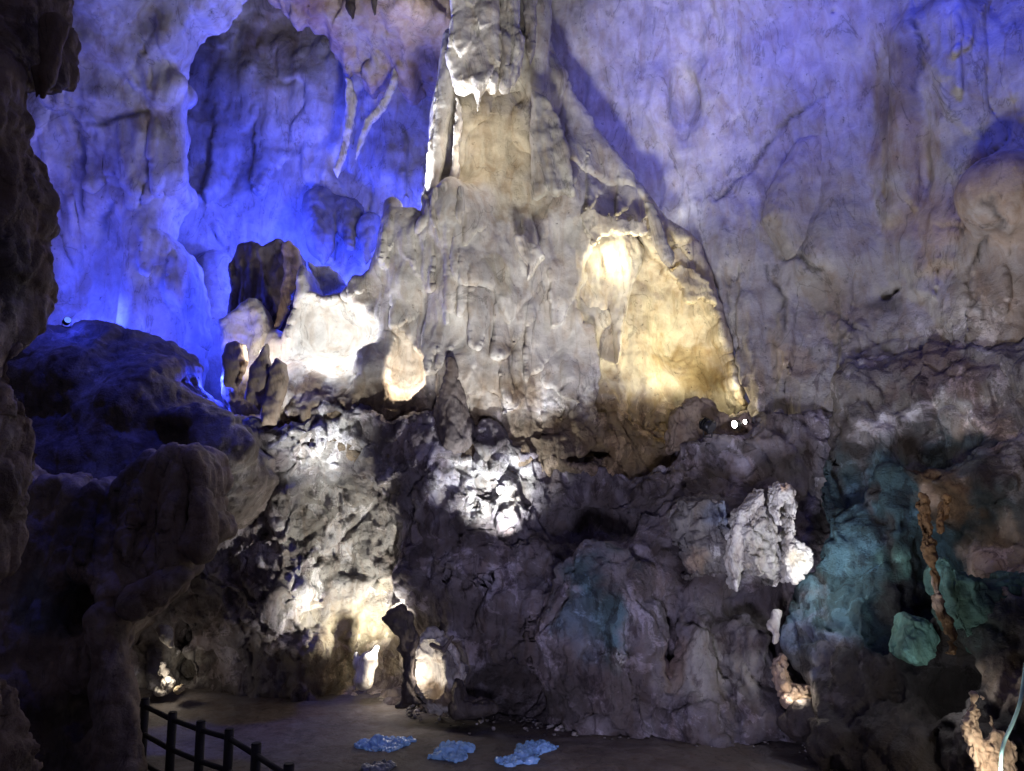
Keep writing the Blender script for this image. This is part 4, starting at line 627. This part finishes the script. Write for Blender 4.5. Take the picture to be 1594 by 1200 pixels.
# ------------------------------------------------------------------ floor
def ground():
    nx, ny = 420, 320
    X, Y = np.meshgrid(np.linspace(-14, 12, nx), np.linspace(-3, 19, ny), indexing='ij')
    Z = .03 * fbm(X * .5, Y * .5, X * 0, 3) + .014 * fbm(X * 3, Y * 3, X * 0 + 2, 4)
    Z += .25 * ramp(-X, 3.2, 6) * ramp(Y, 12.5, 14.5)
    v = np.stack([X, Y, Z], -1).reshape(-1, 3)
    i = np.arange(nx * ny).reshape(nx, ny)
    f = np.stack([i[:-1, :-1], i[1:, :-1], i[1:, 1:], i[:-1, 1:]], -1).reshape(-1, 4)
    alb = paint(v, GREY * .34 + TAN * .08, [(700, 1150, 11.5, 1.2, GREY * .3, .5, 1), (1000, 1150, 11.5, 2, MUD, .5, 1), (420, 1090, 13.5, .8, MUD, .7, 1)])
    tag(mesh_obj('cave_floor', v, f, ROCK, alb, crag=np.full(len(v), .24)), kind='structure')
ground()

# loose stones lying along the foot of the walls
def rubble():
    o8 = np.array([(1,0,0),(-1,0,0),(0,1,0),(0,-1,0),(0,0,1),(0,0,-1)], float); of = [(0,2,4),(2,1,4),(1,3,4),(3,0,4),(2,0,5),(1,2,5),(3,1,5),(0,3,5)]
    sv = list(o8); sf = []; mid_ = {}
    def m(a, b):
        k = (min(a, b), max(a, b))
        if k not in mid_:
            q = sv[a] + sv[b]; mid_[k] = len(sv); sv.append(q / np.linalg.norm(q))
        return mid_[k]
    for a, b, c_ in of:
        x, y, z = m(a, b), m(b, c_), m(c_, a); sf += [(a, x, z), (x, b, y), (z, y, c_), (x, y, z)]
    sv = np.array(sv); sf = np.array(sf); rr = np.random.RandomState(3); V, Fc, A = [], [], []
    foot = [(250, 1070), (330, 1066), (480, 1066), (610, 1075), (640, 1104), (700, 1110), (790, 1116), (880, 1138), (1000, 1140), (1120, 1141), (1230, 1142), (1290, 1190)]
    n = 0
    for _ in range(620):
        k = rr.randint(len(foot) - 1); t = rr.rand(); px = foot[k][0] + t * (foot[k + 1][0] - foot[k][0]); py = foot[k][1] + t * (foot[k + 1][1] - foot[k][1]) + rr.exponential(7) - 5
        Y = CAMZ / math.tan(math.atan((py - 600) / FPX) - PITCH); p = P(px, py, Y); s = min(.075, .012 + rr.exponential(.014))
        v = sv * (1 + .28 * rr.normal(size=(len(sv), 1))) * np.array((1, rr.uniform(.7, 1.1), rr.uniform(.45, .8))) * s
        a = rr.rand() * 6.3; v = np.stack([v[:, 0] * math.cos(a) - v[:, 1] * math.sin(a), v[:, 0] * math.sin(a) + v[:, 1] * math.cos(a), v[:, 2]], 1)
        V.append(v + np.array((p[0], p[1], s * .3))); Fc.append(sf + n * len(sv)); A.append(np.repeat((GREY * rr.uniform(.25, 1.0))[None], len(sv), 0)); n += 1
    tag(mesh_obj('rubble', np.concatenate(V), np.concatenate(Fc), ROCK, np.concatenate(A), crag=np.full(n * len(sv), .5), smooth=False), 'loose small stones scattered along the foot of the cave walls', 'rubble', None, 'stuff')
rubble()

# ------------------------------------------------------------------ man-made things
def cyl(bm_v, bm_f, a, b, r, n=10, cap=True, r2=None):
    a = np.asarray(a, float); b = np.asarray(b, float); r2 = r if r2 is None else r2
    d = (b - a) / np.linalg.norm(b - a); q = np.array((0, 0, 1.)) if abs(d[2]) < .9 else np.array((1., 0, 0))
    u = np.cross(d, q); u /= np.linalg.norm(u); w_ = np.cross(d, u); k = len(bm_v)
    for p, rr in ((a, r), (b, r2)):
        for i in range(n):
            t = 2 * math.pi * i / n; bm_v.append(p + rr * (math.cos(t) * u + math.sin(t) * w_))
    for i in range(n): bm_f.append((k + i, k + n + i, k + n + (i + 1) % n, k + (i + 1) % n))
    if cap:
        bm_f.append(tuple(k + i for i in range(n))); bm_f.append(tuple(k + 2 * n - 1 - i for i in range(n)))
def poly_obj(name, V, Fc, mat, parent=None, loc=(0, 0, 0), smooth=False):
    me = bpy.data.meshes.new(name); me.from_pydata([tuple(p) for p in V], [], Fc); me.update()
    if smooth:
        for p in me.polygons: p.use_smooth = len(p.vertices) == 4
    me.materials.append(mat); o = bpy.data.objects.new(name, me); COL.objects.link(o); o.location = loc
    if parent is not None: o.parent = parent
    return o
def empty(name, loc, rz=0):
    o = bpy.data.objects.new(name, None); COL.objects.link(o); o.location = loc; o.rotation_euler = (0, 0, rz); o.empty_display_size = .1
    return o
FENCE_M = plain('dark_timber', (.016, .014, .016), .75, 0, .5, 9)
BLACK_M = plain('black_metal', (.015, .015, .017), .4, .5, .3, 30)
CABLE_M = plain('cyan_plastic', (.35, .62, .66), .45, 0, .1, 8)

fence_pts = [(150, 11.6), (222, 10.5), (266, 9.88), (311, 9.46), (356, 9.15), (399, 8.57), (451, 7.93), (512, 7.35)]
tops = [.96, .93, .92, .93, .93, .95, .95, .95]
fp = []
for (px, Y), tz in zip(fence_pts, tops): fp.append(np.array(((px - W0 / 2) / FPX * Y * .95, Y, tz)))
fence = empty('fence', (fp[3][0], fp[3][1], 0)); tag(fence, 'low dark timber fence curving across the bottom left of the floor', 'fence')
fo = np.array(fence.location)
for p in fp:
    V, Fc = [], []; b = p - fo
    cyl(V, Fc, (b[0], b[1], -.1), (b[0], b[1], p[2] - .015), .052, 12); cyl(V, Fc, (b[0], b[1], p[2] - .015), (b[0], b[1], p[2]), .052, 12, True, .043)
    poly_obj('post', V, Fc, FENCE_M, fence, smooth=True)
for hh in (.83, .50, .17):
    V, Fc = [], []
    for a, b in zip(fp[:-1], fp[1:]):
        cyl(V, Fc, (a[0] - fo[0], a[1] - fo[1], hh), (b[0] - fo[0], b[1] - fo[1], hh), .03, 8)
    poly_obj('rail', V, Fc, FENCE_M, fence, smooth=True)

# walkway slab behind the fence: a low dark curved edge
V, Fc = [], []; cc = P(232, 1262, 8.9); n = 48
for z in (-.2, .05):
    for i in range(n):
        t = 2 * math.pi * i / n; V.append((cc[0] + 1.0 * math.cos(t), 8.85 + .95 * math.sin(t), z))
for i in range(n): Fc.append((i, (i + 1) % n, n + (i + 1) % n, n + i))
Fc.append(tuple(n + i for i in range(n)))
tag(poly_obj('path', V, Fc, plain('dark_path', (.02, .018, .02), .85, 0, .3, 5)), kind='structure')

# floodlights one can see
LENS_W = emis('lit_lens', (1, .98, .93), 60.)
LENS_B = emis('lit_blue_lens', (.12, .22, 1), 1.4)
def floodlight(px, py, Y, aim, label, lens, s=.10, lit=True):
    p = P(px, py, Y); root = empty('floodlight', p - np.array((0, 0, s)))
    d = P(*aim) - p; root.rotation_euler = (0, 0, math.atan2(d[1], d[0]) - math.pi / 2)
    el = math.atan2(d[2], math.hypot(d[0], d[1])); ax = np.array((0, math.cos(el), math.sin(el))); c = np.array((0, 0, s))
    V, Fc = [], []
    cyl(V, Fc, c - ax * s * .9, c + ax * s * .6, s * .55, 16, True, s * .8); cyl(V, Fc, c + ax * s * .6, c + ax * s * .7, s * .88, 16, True)
    for k in (-.3, 0, .3): cyl(V, Fc, c + ax * s * (k - .3), c + ax * s * (k - .22), s * .82, 16)
    poly_obj('housing', V, Fc, BLACK_M, root, smooth=True)
    V, Fc = [], []; cyl(V, Fc, c + ax * s * .7, c + ax * s * .74, s * .78, 20)
    poly_obj('lens', V, Fc, lens, root)
    V, Fc = [], []
    for sx in (-1, 1): cyl(V, Fc, (sx * s * .95, 0, -s * .4), (sx * s * .95, 0, s * 1.05), s * .08, 6)
    cyl(V, Fc, (-s * .95, 0, -s * .4), (s * .95, 0, -s * .4), s * .08, 6)
    poly_obj('bracket', V, Fc, BLACK_M, root, smooth=True)
    tag(root, label, 'floodlight')
    return root
T(slab('ledge_rock', [(1042, 705), (1046, 650), (1056, 628), (1072, 618), (1094, 614), (1112, 620), (1126, 636), (1140, 644), (1160, 640), (1172, 634), (1180, 650), (1178, 680), (1150, 700), (1100, 712)], 14.0, .7, edge=.15, seed=68, crag=.4, crag_f=2.2, base=TAN * .6, subs=[('e', 1098, 664, 13.75, .32, .4, .28, .06), ('e', 1150, 664, 13.7, .28, .45, .13, .06)]), 'grey-brown rock hood sheltering the floodlights at the right end of the alcove', 'rock')
floodlight(1147, 660, 13.4, (900, 690, 12), 'larger lit floodlight of the bright pair at the right end of the alcove', LENS_W, .075)
floodlight(1162, 656, 13.5, (900, 690, 12), 'smaller lit floodlight of the bright pair, on the right', LENS_W, .045)
V_ = plain('dark_lens', (.02, .02, .025), .1, 0, .2, 5)
floodlight(1101, 662, 13.6, (1150, 690, 13.2), 'black unlit floodlight lying on the ledge of the yellow alcove', V_, .14)
floodlight(104, 500, 13.1, (150, 440, 12.2), 'blue lit floodlight on top of the dark mound beside the column', LENS_B, .07)

# cables: one swept tube each
def tube(name, pts, r, mat, label, n=10, sub=8):
    pts = [np.asarray(p, float) for p in pts]; q = [2 * pts[0] - pts[1]] + pts + [2 * pts[-1] - pts[-2]]; path = []
    for a, b, c_, d in zip(q[:-3], q[1:-2], q[2:-1], q[3:]):
        for k in range(sub):
            t = k / sub; path.append(.5 * (2 * b + (c_ - a) * t + (2 * a - 5 * b + 4 * c_ - d) * t * t + (3 * b - a - 3 * c_ + d) * t ** 3))
    path.append(pts[-1]); V, Fc = [], []
    o = path[-1]
    for k, p in enumerate(path):
        d = path[min(k + 1, len(path) - 1)] - path[max(k - 1, 0)]; d /= np.linalg.norm(d)
        u = np.cross(d, (0, 1., 0)); u /= np.linalg.norm(u); w_ = np.cross(d, u)
        for m in range(n):
            a = 2 * math.pi * m / n; V.append(p - o + r * (math.cos(a) * u + math.sin(a) * w_))
    for k in range(len(path) - 1):
        for m in range(n): Fc.append((k * n + m, k * n + (m + 1) % n, (k + 1) * n + (m + 1) % n, (k + 1) * n + m))
    tag(poly_obj(name, V, Fc, mat, None, tuple(o), True), label, 'cable')
tube('cable', [P(*q) for q in ((1602, 1000, 8.6), (1594, 1055, 8.6), (1588, 1092, 8.58), (1577, 1124, 8.6), (1565, 1150, 8.62), (1559, 1174, 8.6), (1558, 1212, 8.6), (1561, 1260, 8.6))], .018, CABLE_M, 'pale cyan cable hanging down the bottom right corner')
tube('cable', [P(*q) for q in ((1229, 1104, 11.4), (1223, 1114, 11.35), (1218, 1125, 11.3), (1215, 1137, 11.3))], .008, CABLE_M, 'thin pale wire running from the orange chunk to the floor')

# blue glass lumps on the floor
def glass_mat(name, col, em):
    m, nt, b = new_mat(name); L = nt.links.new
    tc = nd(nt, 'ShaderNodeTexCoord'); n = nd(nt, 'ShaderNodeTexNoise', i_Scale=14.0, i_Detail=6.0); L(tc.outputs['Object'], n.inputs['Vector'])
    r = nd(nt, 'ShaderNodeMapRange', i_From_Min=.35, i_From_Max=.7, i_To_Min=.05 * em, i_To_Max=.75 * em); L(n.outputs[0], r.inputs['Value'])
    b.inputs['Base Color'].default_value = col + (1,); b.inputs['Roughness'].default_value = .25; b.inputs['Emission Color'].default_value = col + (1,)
    L(r.outputs[0], b.inputs['Emission Strength'])  # added emission, makes the lumps look lit from inside
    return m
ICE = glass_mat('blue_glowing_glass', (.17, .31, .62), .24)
def floorY(py): return CAMZ / math.tan(math.atan((py - 600) / FPX) - PITCH)
def lump_ice(parts, label, seed, mat=None, base=None):
    ad = []
    for (px, py, rx, rz) in parts:
        Y = floorY(py + 4); ad.append(('e', px, py + 1, Y, rx * 1.15, rx, rz * .66, .06))
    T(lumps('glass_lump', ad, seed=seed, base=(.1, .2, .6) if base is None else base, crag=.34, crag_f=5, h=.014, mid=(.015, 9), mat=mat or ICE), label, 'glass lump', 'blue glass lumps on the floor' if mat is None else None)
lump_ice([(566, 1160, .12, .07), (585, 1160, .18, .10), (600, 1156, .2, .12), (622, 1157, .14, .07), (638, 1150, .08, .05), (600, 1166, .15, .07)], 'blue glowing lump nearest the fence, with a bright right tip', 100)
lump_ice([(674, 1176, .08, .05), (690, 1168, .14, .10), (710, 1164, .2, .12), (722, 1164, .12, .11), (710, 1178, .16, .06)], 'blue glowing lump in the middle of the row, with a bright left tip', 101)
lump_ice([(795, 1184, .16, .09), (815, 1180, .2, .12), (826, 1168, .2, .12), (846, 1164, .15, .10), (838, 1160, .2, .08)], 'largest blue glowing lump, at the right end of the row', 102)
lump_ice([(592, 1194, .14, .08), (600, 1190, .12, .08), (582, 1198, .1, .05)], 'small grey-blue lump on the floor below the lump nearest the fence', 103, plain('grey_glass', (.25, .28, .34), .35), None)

# ------------------------------------------------------------------ lamps and added fill lights
def lamp(name, px, py, Y, col, watt, rad=.06, spot=None, aim=None, blend=.6):
    l = bpy.data.lights.new(name, 'SPOT' if spot else 'POINT'); l.energy = watt; l.color = col; l.shadow_soft_size = rad
    o = bpy.data.objects.new(name, l); COL.objects.link(o); p = P(px, py, Y); o.location = p
    if spot:
        l.spot_size = R(spot); l.spot_blend = blend
        o.rotation_euler = Vector(P(*aim) - p).to_track_quat('-Z', 'Y').to_euler()
    return o
BLUE = (.035, .06, 1.0); BLU2 = (.12, .13, 1.0); WARM = (1, .88, .72); COOL = (.95, .97, 1.0); YEL = (1, .91, .62)
lamp('blue_lamp', 150, 488, 15.3, BLUE, 105)
lamp('blue_lamp', 245, 530, 15.3, BLUE, 80)
lamp('blue_lamp', 505, 446, 17.0, BLUE, 500)
lamp('blue_lamp', 420, 350, 17.4, BLUE, 240)
lamp('blue_lamp', 460, 180, 17.5, BLUE, 90)  # added mid-air light, brightens the top of the recess
lamp('blue_lamp', 330, 600, 14.4, BLUE, 130)
lamp('blue_lamp', 105, 488, 13.2, BLUE, 25)
lamp('blue_lamp', 60, 300, 14.0, (.11, .12, 1), 105)
lamp('blue_lamp', 890, 230, 15.6, BLU2, 240)
lamp('blue_lamp', 1020, -260, 10.0, (.16, .16, 1), 1250, .3, 80, (1150, 120, 16), .9)
lamp('blue_lamp', 1500, -120, 10.5, BLUE, 200, .2)
lamp('white_lamp', 516, 530, 14.45, COOL, 48)
lamp('white_lamp', 630, 602, 14.15, WARM, 28)
lamp('white_lamp', 400, 545, 14.1, WARM, 32)
lamp('white_lamp', 487, 778, 13.0, COOL, 330, .03, 88, (490, 650, 14.2), 1)
lamp('white_lamp', 788, 836, 13.1, COOL, 400, .03, 110, (765, 700, 14.2), 1)
lamp('white_lamp', 606, 1026, 13.8, (1, .95, .86), 420, .04, 120, (545, 880, 14.6), .8)
lamp('white_lamp', 604, 1048, 13.8, WARM, 14)
lamp('white_lamp', 660, 1048, 12.7, WARM, 8)
lamp('white_lamp', 1244, 1088, 11.25, WARM, 8)
lamp('white_lamp', 1262, 890, 11.4, COOL, 26)
lamp('white_lamp', 1478, 1070, 9.7, COOL, 7)
lamp('white_lamp', 262, 1050, 13.4, WARM, 8)
lamp('white_lamp', 1055, 318, 15.35, COOL, 4)
lamp('blue_lamp', 260, -220, 11.0, BLUE, 1500, .2, 44, (260, 650, 12.7), .9)  # added light out of view, washes the mound front blue
lamp('violet_fill', 930, 1480, 5.5, (.72, .68, 1), 1100, .5, 70, (960, 860, 13), 1)  # added fill out of view, lifts the dark lower cliff
lamp('blue_lamp', 642, 352, 17.6, BLUE, 140)
lamp('white_lamp', 1154, 654, 13.25, WARM, 2.5)  # added light, spreads the lamp pair's glow onto the rock hood
lamp('warm_lamp', 1555, 1215, 8.5, WARM, 26)
lamp('white_lamp', 632, 322, 14.25, COOL, 700, .05, 62, (705, 90, 14.5), .5)
lamp('white_lamp', 635, 335, 15.5, COOL, 60)
lamp('white_lamp', 735, 215, 13.7, WARM, 24)
lamp('yellow_lamp', 1130, 622, 14.6, YEL, 16)
lamp('yellow_lamp', 1105, 596, 14.1, YEL, 230, .06, 120, (1000, 500, 15.2), 1)
lamp('yellow_lamp', 960, 400, 14.35, YEL, 22)
lamp('white_lamp', 900, 1450, 6.5, (1, .96, .88), 4900, .7, 42, (790, 250, 14), .35)  # added flood out of view, general light for the cone
lamp('white_lamp', 1000, 1330, 7.0, (.80, .82, 1), 1500, .5, 64, (1340, 450, 13), .9)  # added flood out of view, general light for the right wall
lamp('white_lamp', 1750, 650, 7.0, (1, .88, .8), 230, .2, 110, (1480, 500, 11), .8)

w = bpy.data.worlds.new('World'); S.world = w; w.use_nodes = True
bg = w.node_tree.nodes['Background']; bg.inputs['Color'].default_value = (.64, .58, 1.0, 1); bg.inputs['Strength'].default_value = .085

S.view_settings.view_transform = 'Standard'; S.view_settings.look = 'None'; S.view_settings.exposure = 0; S.view_settings.gamma = 1
S.render.engine = 'CYCLES'
S.cycles.use_denoising = True
try: S.cycles.denoiser = 'OPENIMAGEDENOISE'
except Exception: pass
S.cycles.use_adaptive_sampling = True; S.cycles.adaptive_threshold = .02
S.cycles.max_bounces = 5; S.cycles.diffuse_bounces = 3; S.cycles.glossy_bounces = 2; S.cycles.sample_clamp_indirect = 4
